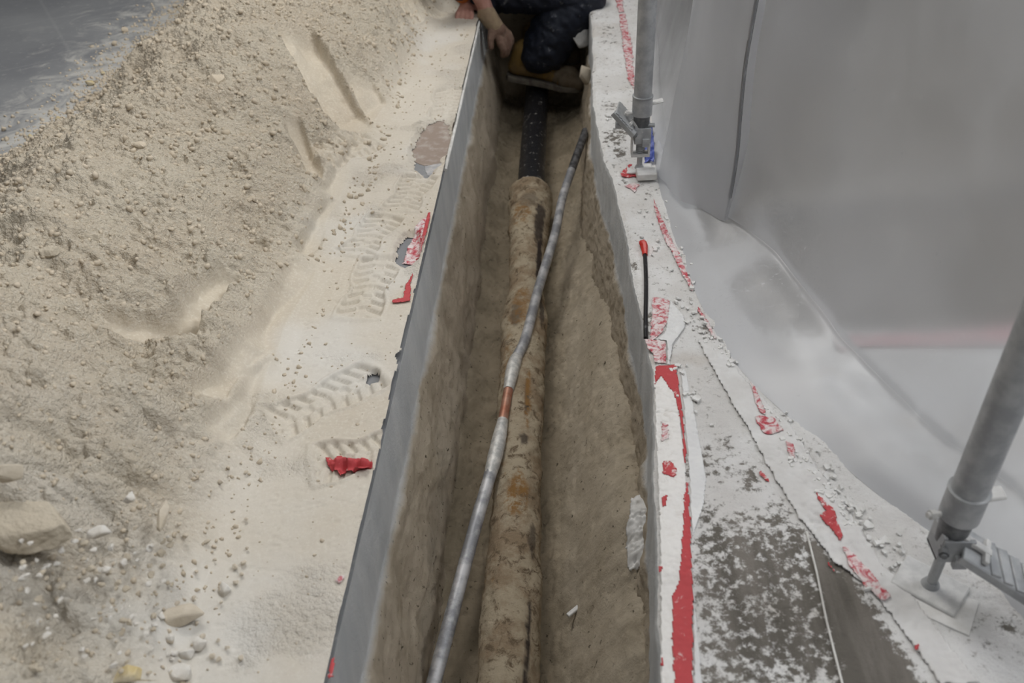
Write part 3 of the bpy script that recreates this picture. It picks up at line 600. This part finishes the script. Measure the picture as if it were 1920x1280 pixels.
# ------------------------------------------------------------------ pipes in the trench
def m_soilpipe():
    t = NT('dirty_clay_pipe')
    c = t.mix(t.step(t.noise(10, 6, .7), .4, .62), (.50, .425, .31), (.33, .25, .165))
    c = t.mix(t.step(t.noise(30, 6, .78, .6), .51, .64), c, (.17, .125, .08))
    c = t.mix(t.step(t.noise(11, 4, .6, .3), .66, .76), c, (.33, .17, .05))
    c = t.mix(t.attr('stain'), c, (.055, .042, .035)); c = t.mix(t.math('MULTIPLY', t.attr('rust'), t.step(t.noise(40, 5, .7), .38, .58)), c, (.30, .165, .06))
    return t.pbr(c, .85, 0, t.bump(t.noise(110, 6, .8), 1.0, .006), .2)
def pipe_axis(y): return -.126 + .004 * np.sin(y * 1.3 + 1), -.455 + .013 * (y - .9)
def lathe_pipe(name, y0, y1, rf, mat, parent, n=64, dirt=.005, seed=0, dy=.005):
    yy = np.arange(y0, y1, dy); th = np.linspace(0, 2 * np.pi, n + 1)
    T, Yg = np.meshgrid(th, yy); ax, az = pipe_axis(Yg); R = rf(Yg)
    cx, sx = np.cos(T), np.sin(T)
    R = R + dirt * (.7 * worley(T * 9, Yg * 70, 77) * sst(-.05, .3, fbm(cx * .1 + 2, Yg + sx * .08, 9, 3, 78)) + fbm(cx * .1 + 5, Yg + sx * .08, 16, 4, seed) + .6 * fbm(cx * .12 + sx * .02, Yg + sx * .1, 60, 3, seed + 3))
    xx = ax + R * cx; zz = az + R * sx
    st = np.zeros(T.shape); ru = np.zeros(T.shape)
    def blob(arr, yc, tc, ry, rt, a=1.):
        d = np.hypot((Yg - yc) / ry, (((T - tc + np.pi) % (2 * np.pi)) - np.pi) / rt) + .55 * fbm(cx * .1, Yg + sx * .08, 30, 4, seed + 7); arr[:] = np.maximum(arr, a * sst(1.1, .75, d))
    for q in ((2.62, .95, .14, .30, .9), (2.42, .75, .2, .22), (2.2, .7, .16, .2, .8), (2.75, 1.6, .05, .5, .5), (2.08, 1.9, .06, .3, .6), (1.0, .9, .1, .10), (.86, .95, .12, .09), (1.25, .8, .05, .2, .7), (1.56, 1.3, .025, .2, .8), (1.7, 1.25, .07, .09, .8), (2.95, 1.7, .02, .9, .5)): blob(st, *q)
    for q in ((1.38, 1.5, .07, .5), (1.72, 1.2, .12, .14), (2.68, 1.9, .08, .5, .8), (2.13, 1.7, .1, .4, .7), (1.8, 2.2, .3, .3, .5), (.8, 1.8, .1, .3, .5), (3.02, 1.4, .06, .8, .6)): blob(ru, *q)
    st *= 1; me = grid_mesh(name, xx, Yg, zz, None, {'stain': st, 'rust': ru})
    return link(name, me, mat, parent)
pr = empty('drain_pipe', (-.126, .6, -.51)); tag(pr, 'thick dirt caked drain pipe with socket joint running along the trench floor', 'pipe')
def rf(y):
    y = y + .11
    r = .0615 + .003 * np.sin(y * 7) + .008 * np.exp(-((y - 2.22) / .10) ** 2) - .004 * np.exp(-((y - 2.42) / .06) ** 2)
    r = r + .010 * sst(2.62, 2.80, y) + .009 * np.exp(-((y - 2.93) / .022) ** 2) + .010 * np.exp(-((y - 3.01) / .022) ** 2); return np.where(y > 3.03, np.interp(y, [3.03, 3.06], [.072, .054]), r)
lathe_pipe('clay_pipe', .30, 2.955, rf, m_soilpipe(), pr, seed=3)
lathe_pipe('black_pipe', 2.92, 4.6, lambda y: .053 + y * 0, M_BLACKP, pr, seed=8, dirt=.0012)['label'] = 'shiny black far length of pipe'
lp = [G(x, y, z) for x, y, z in ((806, 1310, -.46), (812, 1285, -.45), (850, 1140, -.42), (890, 990, -.40), (932, 840, -.385), (962, 690, -.374), (985, 635, -.372), (1010, 540, -.37), (1040, 440, -.345), (1055, 370, -.32), (1075, 310, -.29), (1094, 257, -.26), (1098, 246, -.265))]
S = spline(lp, 240); rs = empty('supply_pipe', tuple(S[0])); tag(rs, 'thin grey lead water pipe with copper repair crossing over the drain pipe', 'pipe')
def nearest(px, py):
    c = (S - EYE) @ RW; uv = c[:, :2] / c[:, 2:] * FPX + PPT; return int(np.argmin(np.hypot(uv[:, 0] - px, uv[:, 1] - py)))
i0, i1, i2, i3 = nearest(930, 848), nearest(962, 690), nearest(941, 800), nearest(1072, 318)
rad = .0155
def seg(name, a, b, mat, r, lab=None, n=20, jit=.02):
    m = MB(); m.tube([Vector(p) for p in S[a:b + 1]], r, n, jit); o = m.build(name, mat, rs)
    if lab: o['label'] = lab
seg('lead_length', 0, i0, M_LEAD, rad, jit=.03); seg('copper_length', i0, i1, M_COPPER, .0128, 'brown copper repair length', jit=0)
seg('lead_length', i1, i3, M_LEAD, rad * .97, jit=.03); seg('lead_length', i3, len(S) - 1, M_LEADD, rad * .97, 'blackened far end of the lead', jit=.03)
for k, nm in ((i0, 'solder_joint'), (i1, 'solder_joint')):
    m = MB(); a0 = max(0, k - 7); q = S[a0:k + 8]; m.tube([Vector(x) for x in q], [.0135 + .0055 * math.sin(math.pi * (i + .5) / len(q)) for i in range(len(q))], 20, .03); m.build(nm, M_SOLDER, rs)
m = MB(); q = S[i2 - 1:i2 + 2]; m.tube([Vector(x) for x in q], .0142, 20); m.build('copper_collar', M_SOLDER, rs)
# shard on the trench floor, plaster patch and lumps on the right wall
q = G(1078, 1162, -.50); zq = float(zfloor(np.array([q[0]]), np.array([q[1]]))[0])
m = MB(); m.box((q[0], q[1], zq + .008), (.022, .005, .004), rz=.75); tag(m.build('shard', M_PALEST, bevel=.002), 'pale grey splinter lying on the sand right of the drain pipe', 'shard')
def wall_lump(px, py, X_, sx, sy, sz, lab, seed, mat=M_CHIP):
    d = RW @ np.array([px - 960, py - 640, FPX]); c = EYE + d * (X_ / d[0]); o = link('plaster_lump', rock_mesh('plaster_lump', (sx, sy, sz), seed), mat); o.location = c; o.rotation_euler = (0, .2, .2); tag(o, lab, 'plaster lump'); return o
for px, py, Yq, sx, sy, sz, lab, sd_ in ((1098, 142, 3.46, .016, .04, .05, 'broken plaster flake wedged beside the boot toe', 211), (1092, 68, 3.75, .03, .06, .06, 'grey plaster lump on the right wall beside the trousers', 212)):
    q = GY(px, py, Yq); o = link('plaster_lump', rock_mesh('plaster_lump', (sx, sy, sz), sd_), M_STONE if sd_ != 212 else M_PALEST); o.location = q; o.rotation_euler = (0, .15, .1 * sd_); tag(o, lab, 'plaster lump')

patch('plaster_patch', gpoly([(1182, 955), (1226, 948), (1230, 1010), (1228, 1078), (1200, 1070), (1176, 1072), (1172, 1010)], -.27), M_CHIP, 'pale plaster patch stuck on the right sand bank below the long tape', 'plaster patch', zfloor, lift=.006, wav=.003, rag=.006, thick=.005)
# ------------------------------------------------------------------ plastic sheet
pairs = [(.335, 4.6, .37, 4.6, .06), (.335, 3.45, .36, 3.45, .06), (.285, 2.7, .32, 2.7, .06), (.262, 2.224, .31, 2.24, .06), (.275, 1.876, .38, 1.93, .07), (.298, 1.64, .45, 1.78, .07), (.327, 1.46, .50, 1.64, .07),
         (.367, 1.33, .53, 1.45, .08), (.428, 1.21, .56, 1.29, .09), (.483, 1.11, .60, 1.17, .095), (.53, 1.03, .635, 1.06, .1), (.585, .955, .685, .99, .1), (.64, .89, .73, .9, .1), (.668, .80, .76, .8, .1), (.68, .70, .78, .7, .1), (.70, .5, .81, .5, .1), (.74, .15, .84, .15, .1)]
CP = spline(pairs, 700); ns = len(CP)
zs = np.concatenate([1 - np.linspace(1, 0, 60) ** 1.5, 1 + np.linspace(0, 1, 150)[1:] ** 1.7])
Tg, Sg = np.meshgrid(zs, np.arange(ns)); sN = Sg / ns
C0 = CP[Sg, 0:2]; C1 = CP[Sg, 2:4]; z1 = CP[Sg, 4]
a = np.clip(Tg, 0, 1); b = np.clip(Tg - 1, 0, 1)
SX = C0[..., 0] * (1 - a) + C1[..., 0] * a; SY = C0[..., 1] * (1 - a) + C1[..., 1] * a; SZ = .005 + (z1 - .005) * a ** 1.1
top = .46 + (4.6 - SY) * .075
SX = SX + b ** .9 * (np.maximum(top, C1[..., 0] + .04) - C1[..., 0]); SZ = SZ + b * 1.35
nx_ = np.ones_like(SX)
fold = .006 * fbm(sN * 5, Tg * .6, 2, 1, 301) * sst(.05, .5, a) + .026 * fbm(sN * 5 + .5 * b, b * 1.6, 1.6, 2, 303) * b ** .5
SX = SX + fold; SZ = SZ + .010 * fbm(sN * 6, Tg * .7, 2.2, 2, 305) * a * (1 - b)
crease = .010 * np.exp(-((Tg - 1) / .03) ** 2); SX = SX - crease * .3; SZ = SZ + crease * .3
dustS = np.where(Tg < 1, .28, .38) + .14 * sst(.55, .05, SZ) + .48 * (1 - a) ** 1.3 + .9 * np.exp(-((Tg - 1) / np.where(Tg < 1, .07, .010)) ** 2) * sst(.28, .36, sN) * (.6 + .8 * fbm(sN * 30, sN * 0 + 2.2, 2, 2, 309))
cone = np.exp(-((SY - 1.70 - .5 * (SZ)) / .055) ** 2) * sst(.16, .05, SZ); dustS = dustS + .70 * cone
rl = SZ - .07 - (1.9 - SY) * .62; ridge = np.exp(-(rl / .045) ** 2) * sst(1.95, 1.7, SY) * (Tg > 1); SX = SX - .012 * ridge; dustS = dustS + .07 * ridge
splat = np.exp(-((SY - 1.68) / .16) ** 2 - ((SZ - .06) / .10) ** 2)
sh = link('plastic_sheet', grid_mesh('plastic_sheet', SX, SY, SZ, None, {'dust': np.clip(dustS, 0, 1), 'splat': splat}), MP)
tag(sh, 'large dusty translucent polythene sheet hanging along the right side', 'plastic sheet')
# overlapping loose flap of a second sheet in front of it
nu, nv = 90, 160; Ug, Vg = np.meshgrid(np.linspace(0, 1, nu), np.linspace(0, 1, nv))
zf = .02 + 1.4 * Vg ** 1.1
ql = GY(1300, 0, 2.12); lx = .262 + (ql[0] - .262) * np.clip(zf / ql[2], 0, 2.2); ly = 2.20 - .08 * np.clip(zf / ql[2], 0, 1)
rx = .395 + .01 * Vg; ry = 1.85 + 0 * Vg
lowr = sst(.16, .02, zf)
FX = lx + (rx - lx) * np.clip(Ug / .92, 0, 1) + .03 * np.clip((Ug - .92) / .08, 0, 1); FY = ly + (ry - ly) * np.clip(Ug / .92, 0, 1) + .05 * np.clip((Ug - .92) / .08, 0, 1)
FX = FX - .03 * np.sin(np.pi * np.clip(Ug / .92, 0, 1)) + .012 * fbm(Ug * 1.6 + .25 * Vg, Vg * 1.5, 2.4, 2, 311) - .012 * np.exp(-((Ug - .55 + .8 * Vg) / .06) ** 2)
FZ = zf + .05 * Ug * lowr
fl = link('plastic_flap', grid_mesh('plastic_flap', FX, FY, FZ, None, {'dust': np.clip(.30 + .25 * lowr + .30 * np.exp(-((Ug - .55 + .8 * Vg) / .07) ** 2) + .12 * fbm(Ug * 2 + .5 * Vg, Vg * 2, 2.5, 3, 315) - .1 * (Ug > .92), 0, 1)}), MP)
m = MB(); e_ = int(.93 * nu); m.tube([Vector((FX[k, e_] - .004, FY[k, e_], FZ[k, e_])) for k in range(14, nv, 3)], .0045, 8); m.build('fold_shade', simple('grey_fold_shade', (.17, .17, .175), (.22, .22, .225), 20, .6), fl)['label'] = 'dark grey edge of the overlap'  # dark strip added along the fold to give its shaded edge
tag(fl, 'loose vertical overlap of polythene folded in front of the big sheet', 'plastic sheet')
# blurred things beyond the sheet: red barrier tape on the floor
q = np.array([(.56, 1.42), (2.6, 1.40), (2.6, 1.51), (.56, 1.47)]); patch('floor_tape', [tuple(v) for v in q], simple('red_floor_tape', (.52, .30, .31), (.54, .38, .38), 20, .6), 'blurred red tape line on the floor beyond the polythene sheet', 'tape', HR, lift=.006, step=.01, rag=.002)

# ------------------------------------------------------------------ props that hold the sheet
def prop(base, label, paddle, yaw, plate_half, plate_rz, near):
    B = Vector(base); r = empty('sheet_prop', B); tag(r, label, 'prop')
    Rz = Matrix.Rotation(yaw, 3, 'Z'); L = lambda x, y, z: B + Rz @ Vector((x, y, z))
    m = MB(); m.box(B + Vector((0, 0, .008)), (*plate_half, .0035), rz=plate_rz); bp = m.build('base_plate', M_PALEST, r, .003)
    bp['label'] = 'plaster covered foot plate'
    m = MB()
    if near: m.box(B + Vector((.004, -.03, .004)), (.05, .034, .0022), rz=plate_rz + .12); m.build('packing_board', M_CHIP, r, .001)
    else: m.bm.free()
    m = MB(); m.cyl(L(0, 0, .012), L(0, 0, .15), .0078, n=20); m.cyl(L(0, 0, .011), L(0, 0, .02), .014, .010); m.build('rod', M_STEEL, r)
    m = MB(); m.cyl(L(0, 0, .205), L(0, 0, 2.35), .0242, n=32); m.build('tube', M_STEEL, r)
    m = MB(); m.cyl(L(0, 0, .172), L(0, 0, .222), .0275, n=32); m.cyl(L(0, 0, .222), L(0, 0, .227), .0285, n=32); m.build('collar', M_STEEL, r, .001)
    m = MB(); m.cyl(L(0, 0, .118), L(0, 0, .175), .0195, .0235, 24)
    m.build('neck', M_STEELD, r, .001)
    m = MB()                                                       # folded clamp plates round the rod
    m.box(L(-.016, .0, .118), (.003, .020, .026), Rz); m.box(L(.004, -.020, .118), (.022, .003, .022), Rz); m.box(L(.004, .020, .118), (.022, .003, .022), Rz); m.box(L(0, 0, .096), (.019, .022, .003), Rz)
    m.box(L(.012, -.026, .10), (.010, .005, .012), Rz)
    m.build('clamp', M_STEEL, r, .0012)
    for (x, y, z, s) in ((-.036, -.004, .178, -1), (-.018, -.026, .125, 0)):
        m = MB(); d = Rz @ Vector((-1, -.2, .1)) if s else Rz @ Vector((-.3, -1, 0)); c = L(x, y, z); m.cyl(c, c + d * .008, .0075, n=6); m.cyl(c - d * .022, c + d * .012, .0042, n=12); m.build('bolt', M_PALEST if s else M_STEELD, r)
    m = MB(); c = L(.030, .012, .20); ax = Rz @ Matrix.Rotation(-.25, 3, 'Y'); m.box(c + ax @ Vector((.012, 0, 0)), (.016, .012, .003), ax); m.build('release_tab', M_PALEST, r, .003)
    ax = Rz @ Matrix.Rotation(paddle[2], 3, 'Z') @ Matrix.Rotation(paddle[3], 3, 'Y')
    o0 = L(*paddle[:2], .128); ln = paddle[4]
    m = MB(); m.box(o0 + ax @ Vector((ln * .5, 0, 0)), (ln * .5, .029, .003), ax)
    for k in range(5): m.box(o0 + ax @ Vector((ln * (.34 + .15 * k), 0, .0035)), (.0075, .029, .0026), Matrix(ax) @ Matrix.Rotation(.25, 3, 'Z'))
    for s in (-1, 1): m.box(o0 + ax @ Vector((ln * .5, s * .028, -.005)), (ln * .5, .0025, .007), ax)
    m.build('foot_pedal', M_STEEL, r, .0015)
    m = MB(); m.box(o0 + ax @ Vector((.012, 0, .009)), (.024, .006, .004), ax); m.box(o0 + ax @ Vector((.03, .0, .008)), (.004, .022, .004), ax); m.build('pedal_arm', M_PALEST, r, .0012)
    return r, L, Rz
prop((.557, .834, .002), 'grey steel prop standing close on the right with ribbed foot pedal', (.014, -.014, -.42, .42, .13), 0, (.049, .034), math.atan2(-.061, .076), True)
r, L, Rz = prop((.214, 2.252, .002), 'grey steel prop further off in front of the polythene by the blue film', (-.01, -.012, 2.75, -.75, .085), 0, (.036, .030), -.05, False)
m = MB(); m.cyl(L(0, 0, 1.0), L(0, 0, 1.02), .0246, n=24); m.build('band', M_REDP, r)
m = MB(); m.cyl(L(-.062, -.006, .145), L(.036, -.006, .142), .006, n=12); m.cyl(L(-.072, -.006, .146), L(-.055, -.006, .145), .011, n=16); m.build('lever', M_STEEL, r)
m = MB(); m.tube([L(.011 * math.cos(k * .7), .011 * math.sin(k * .7), .06 + k * .0006) for k in range(75)], .0022, 6); m.build('spring', M_STEEL, r)
m = MB(); m.box(L(0, 0, .055), (.026, .016, .004)); m.box(L(-.024, 0, .09), (.003, .012, .034)); m.box(L(.024, 0, .09), (.003, .012, .034)); m.build('yoke', M_PALEST, r, .001)
o = patch('blue_film', gpoly([(1206, 300), (1228, 300), (1224, 240), (1216, 225), (1210, 260)], .02), M_BLUE, 'crumpled blue film tucked behind the far prop foot', 'film', Z0, lift=.02, wav=.05, rag=.002, step=.003)
m = MB(); m.box(G(1212, 326, .02), (.028, .022, .010), rz=.05); tag(m.build('plaster_block', M_CHIP, bevel=.003), 'small white block in front of the far prop foot', 'block')

# ------------------------------------------------------------------ person squatting in the trench
def capsules(chains):
    V = []; F = []; n0 = 0
    for ch in chains:
        pts = np.array([c[:3] for c in ch], float); rr = np.array([c[3] for c in ch], float)
        for i in range(len(ch) - 1):
            L_ = np.linalg.norm(pts[i + 1] - pts[i]); k = max(2, int(L_ / (min(rr[i], rr[i + 1]) * .35)) + 1)
            for u in np.linspace(0, 1, k):
                V.append(SV2 * (rr[i] * (1 - u) + rr[i + 1] * u) + pts[i] * (1 - u) + pts[i + 1] * u); F.append(SF2 + n0); n0 += len(SV2)
    return np.vstack(V), np.vstack(F)
bm = bmesh.new(); bmesh.ops.create_icosphere(bm, subdivisions=2, radius=1)
SV2 = np.array([v.co for v in bm.verts]); SF2 = np.array([[v.index for v in f.verts] for f in bm.faces]); bm.free()
def blobmesh(name, chains, voxel, mat, parent, wr=0., wf=18, smooth=4, extra=None):
    V, F = capsules(chains)
    if extra is not None: V = np.vstack([V, extra[0]]); F = np.vstack([F, extra[1] + len(V) - len(extra[0])])
    me = mesh_np(name, V, F); o = bpy.data.objects.new(name + '_tmp', me); COL.objects.link(o)
    md = o.modifiers.new('r', 'REMESH'); md.mode = 'VOXEL'; md.voxel_size = voxel
    sm = o.modifiers.new('s', 'SMOOTH'); sm.iterations = smooth; sm.factor = .5
    dg = bpy.context.evaluated_depsgraph_get(); m2 = bpy.data.meshes.new_from_object(o.evaluated_get(dg)); m2.name = name
    bpy.data.objects.remove(o); bpy.data.meshes.remove(me)
    if wr:
        n = len(m2.vertices); c = np.zeros(n * 3, np.float32); m2.vertices.foreach_get('co', c); c = c.reshape(-1, 3)
        nn = np.zeros(n * 3, np.float32); m2.vertices.foreach_get('normal', nn); nn = nn.reshape(-1, 3)
        w = 1 - 2 * np.abs(fbm(c[:, 0] + .6 * c[:, 1] + .9 * c[:, 2], c[:, 2] * .8 - .5 * c[:, 0] + c[:, 1], wf, 3, 400)); c = c + nn * (wr * w)[:, None]
        m2.vertices.foreach_set('co', c.astype(np.float32).ravel())
    m2.materials.clear(); return link(name, m2, mat, parent)
YN, YF = 3.80, 4.00
ank = GY(1022, 112, YN); knee = GY(1104, -6, YN); hip = np.array([-.34, YN + .02, .10])
ank2 = GY(1030, 84, YF); knee2 = GY(1100, -30, YF); hip2 = np.array([-.34, YF - .04, .10])
heel = GY(968, 138, YN); toe = GY(1082, 158, YN); heel2 = GY(1000, 104, 4.07); toe2 = GY(1076, 108, 3.93)
per = empty('person', (-.15, 3.9, -.36)); tag(per, 'person squatting in the far trench in dark work trousers and tan boots', 'person')
sh_r = np.array([-.20, 3.66, .56]); sh_l = np.array([-.20, 4.10, .56]); neck = np.array([-.14, 3.88, .68]); head = np.array([-.07, 3.88, .84])
wr_r = G(878, 4, .05); el_r = np.array([-.50, 3.55, .30]); wr_l = GY(922, 40, 3.66); el_l = np.array([-.40, 3.62, .22])
hn_r = G(872, 24, .03); hn_l = GY(944, 70, 3.66)
el_l = GY(885, -40, 3.68)
def hand(w, k, side, up, r=1.):        # palm and five bent fingers from wrist w towards knuckles k
    w = np.array(w); k = np.array(k); d = nz(k - w); s = nz(np.cross(d, up)) * side; u = nz(np.cross(s, d)); u = u if u @ np.array(up) > 0 else -u
    ch = []
    ch.append([(*w, .024), (*(w + d * .045 + s * .0), .026)])
    for q in (-.028, -.01, .01, .027): ch.append([(*(w + d * .02 + s * q * .5), .017), (*(w + d * .088 + s * q), .0125)])
    for q, ln in ((-.031, .060), (-.0105, .078), (.0105, .082), (.031, .070)):
        p0 = w + d * .088 + s * q; a = .25 + .12 * random.random()
        p1 = p0 + (d * math.cos(a) - u * math.sin(a)) * ln * .45; p2 = p1 + (d * math.cos(a + .45) - u * math.sin(a + .45)) * ln * .32; p3 = p2 + (d * math.cos(a + .8) - u * math.sin(a + .8)) * ln * .23
        ch.append([(*p0, .0105 * r), (*p1, .0095 * r), (*p2, .0088 * r), (*p3, .0078 * r)])
    t0 = w + d * .03 + s * .03; t1 = t0 + (d * .55 + s * .75 - u * .2) * .035; t2 = t1 + (d * .8 + s * .4 - u * .3) * .032
    ch.append([(*(w + d * .02 + s * .012), .017), (*t0, .015), (*t1, .0115), (*t2, .0095)]); return ch
hr_ch = hand(wr_r, hn_r, -1, (0, .1, 1)); hl_ch = hand(wr_l, hn_l, 1, (.6, -.6, .4), 1.25)
body = [[(*head, .085), (*(head + [.03, 0, -.045]), .068)], [(*(head + [.088, 0, -.01]), .011), (*(head + [.098, 0, -.028]), .014)], [(*(head + [.085, -.03, .018]), .012), (*(head + [.085, .03, .018]), .012)], [(*(head + [-.01, -.083, -.02]), .018), (*(head + [-.01, -.083, .012]), .02)], [(*(head + [-.01, .083, -.02]), .018), (*(head + [-.01, .083, .012]), .02)],
        [(*(head + [.075, -.02, -.06]), .010), (*(head + [.075, .02, -.06]), .010)], [(*head, .06), (*neck, .055)], [(*neck, .07), (-.25, 3.88, .45, .13), (-.33, 3.88, .14, .14)], [(*sh_r, .06), (*neck, .06), (*sh_l, .06)],
        [(*sh_r, .052), (*el_r, .042), (*wr_r, .028)], [(*sh_l, .052), (-.45, 3.9, .36, .045), (*el_l, .042), (*wr_l, .028)],
        [(*hip, .09), (*knee, .06), (*ank, .042)], [(*hip2, .09), (*knee2, .06), (*(ank2 + [0, 0, .03]), .034)], [(*(ank + [0, 0, .0]), .034), (*(toe - [.07, 0, -.03]), .022)], [(*ank2, .03), (*(toe2 - [.06, 0, -.01]), .025)]] + hr_ch + hl_ch
blobmesh('body', body, .004, M_SKIN, per, smooth=2)
trou = [[(*hip, .115), (*(hip * .45 + knee * .55 + [0, 0, .01]), .098), (*(knee + [-.012, 0, 0]), .084), (*(knee * .6 + ank * .4 + [-.045, 0, 0]), .108), (*(knee * .25 + ank * .75 + [-.035, 0, 0]), .108), (*(ank + [-.022, -.015, .03]), .082)],
        [(*hip2, .13), (*knee2, .10), (*(knee2 * .5 + ank2 * .5), .10), (*(ank2 + [0, 0, .0]), .085)], [(*hip, .125), (*hip2, .125)], [(-.33, 3.89, .14, .16), (-.31, 3.89, .24, .15)]]
blobmesh('trousers', trou, .006, M_TROU, per, wr=.011, wf=9)
jack = [[(-.31, 3.88, .22, .165), (-.26, 3.88, .42, .165), (-.19, 3.88, .58, .12)], [(*sh_r, .08), (-.18, 3.88, .60, .10), (*sh_l, .08)], [(*sh_r, .075), (*el_r, .06), (*(el_r * .3 + wr_r * .7), .045)], [(*sh_l, .075), (-.45, 3.9, .36, .065), (*el_l, .05)]]
blobmesh('jacket', jack, .006, M_JACK, per, wr=.008, wf=9)
c0 = el_r * .32 + wr_r * .68; c1 = el_r * .2 + wr_r * .8
blobmesh('cuff', [[(*c0, .046), (*c1, .043)]], .004, M_ORANGE, per)['label'] = 'orange sleeve cuff'
gl = [[(*(np.array(a[:3])), a[3] * 1.3) for a in ch] for ch in hl_ch]
blobmesh('glove', gl, .003, M_GLOVE, per, smooth=2)['label'] = 'brown work glove'
cv = nz(hn_l - wr_l); blobmesh('glove_cuff', [[(*(wr_l - cv * .035), .042), (*(wr_l + cv * .022), .036)]], .004, M_GLOVEC, per)['label'] = 'tan cuff of the glove'
hair = [[(*(head + [-.015, 0, .02]), .088), (*(head + [-.04, 0, -.01]), .078)]]
blobmesh('hair', hair, .005, M_HAIR, per, wr=.003, wf=60)
def boot(hl, to, an, lab):
    hl = np.array(hl); to = np.array(to); d = nz(to - hl); s = nz(np.cross(d, [0, 0, 1])); u = np.cross(s, d); Ln = np.linalg.norm(to - hl)
    P_ = lambda a, b, c: hl + d * a * Ln + s * b + u * c
    up = [[(*P_(-.02, 0, .035), .040), (*P_(.25, 0, .04), .042), (*P_(.55, 0, .034), .042), (*P_(.82, .004, .022), .044)], [(*P_(.75, .018, .02), .038), (*P_(.92, .008, .014), .038)], [(*P_(.0, 0, .05), .042), (*P_(.06, 0, .11), .052)], [(*P_(.3, 0, .06), .045), (*P_(.12, 0, .11), .054)]]
    b = blobmesh('boot', up, .004, M_BOOT, per); b['label'] = lab
    blobmesh('toe_cap', [[(*P_(.66, .002, .030), .046), (*P_(.84, .004, .027), .052)], [(*P_(.78, .022, .024), .042), (*P_(.98, .008, .018), .044)]], .004, M_BOOTD, b)
    out = [(-.16, .0), (-.13, .034), (0, .043), (.28, .036), (.5, .040), (.75, .054), (.95, .047), (1.08, .022), (1.11, 0)]
    ring = [(a, w) for a, w in out] + [(a, -w) for a, w in out[-2:0:-1]]
    m = MB(); rows = []
    for c in (-.032, -.012, -.004): rows.append([m.bm.verts.new(P_(a, w * (1 if c > -.03 else .95), c + (.010 if (.3 < a < .45 and c == -.032) else 0) + (.018 * max(0, a - .8) + .02 * max(0, -.05 - a)))) for a, w in ring])
    n = len(ring)
    for i in range(2):
        for k in range(n): m.bm.faces.new((rows[i][k], rows[i][(k + 1) % n], rows[i + 1][(k + 1) % n], rows[i + 1][k]))
    m.bm.faces.new(rows[0][::-1]); m.bm.faces.new(rows[-1]); m.build('sole', M_SOLE, b, .004)
boot(heel, toe, ank, 'tan boot nearer the drain socket'); boot(heel2, toe2, ank2, 'dusty boot behind')
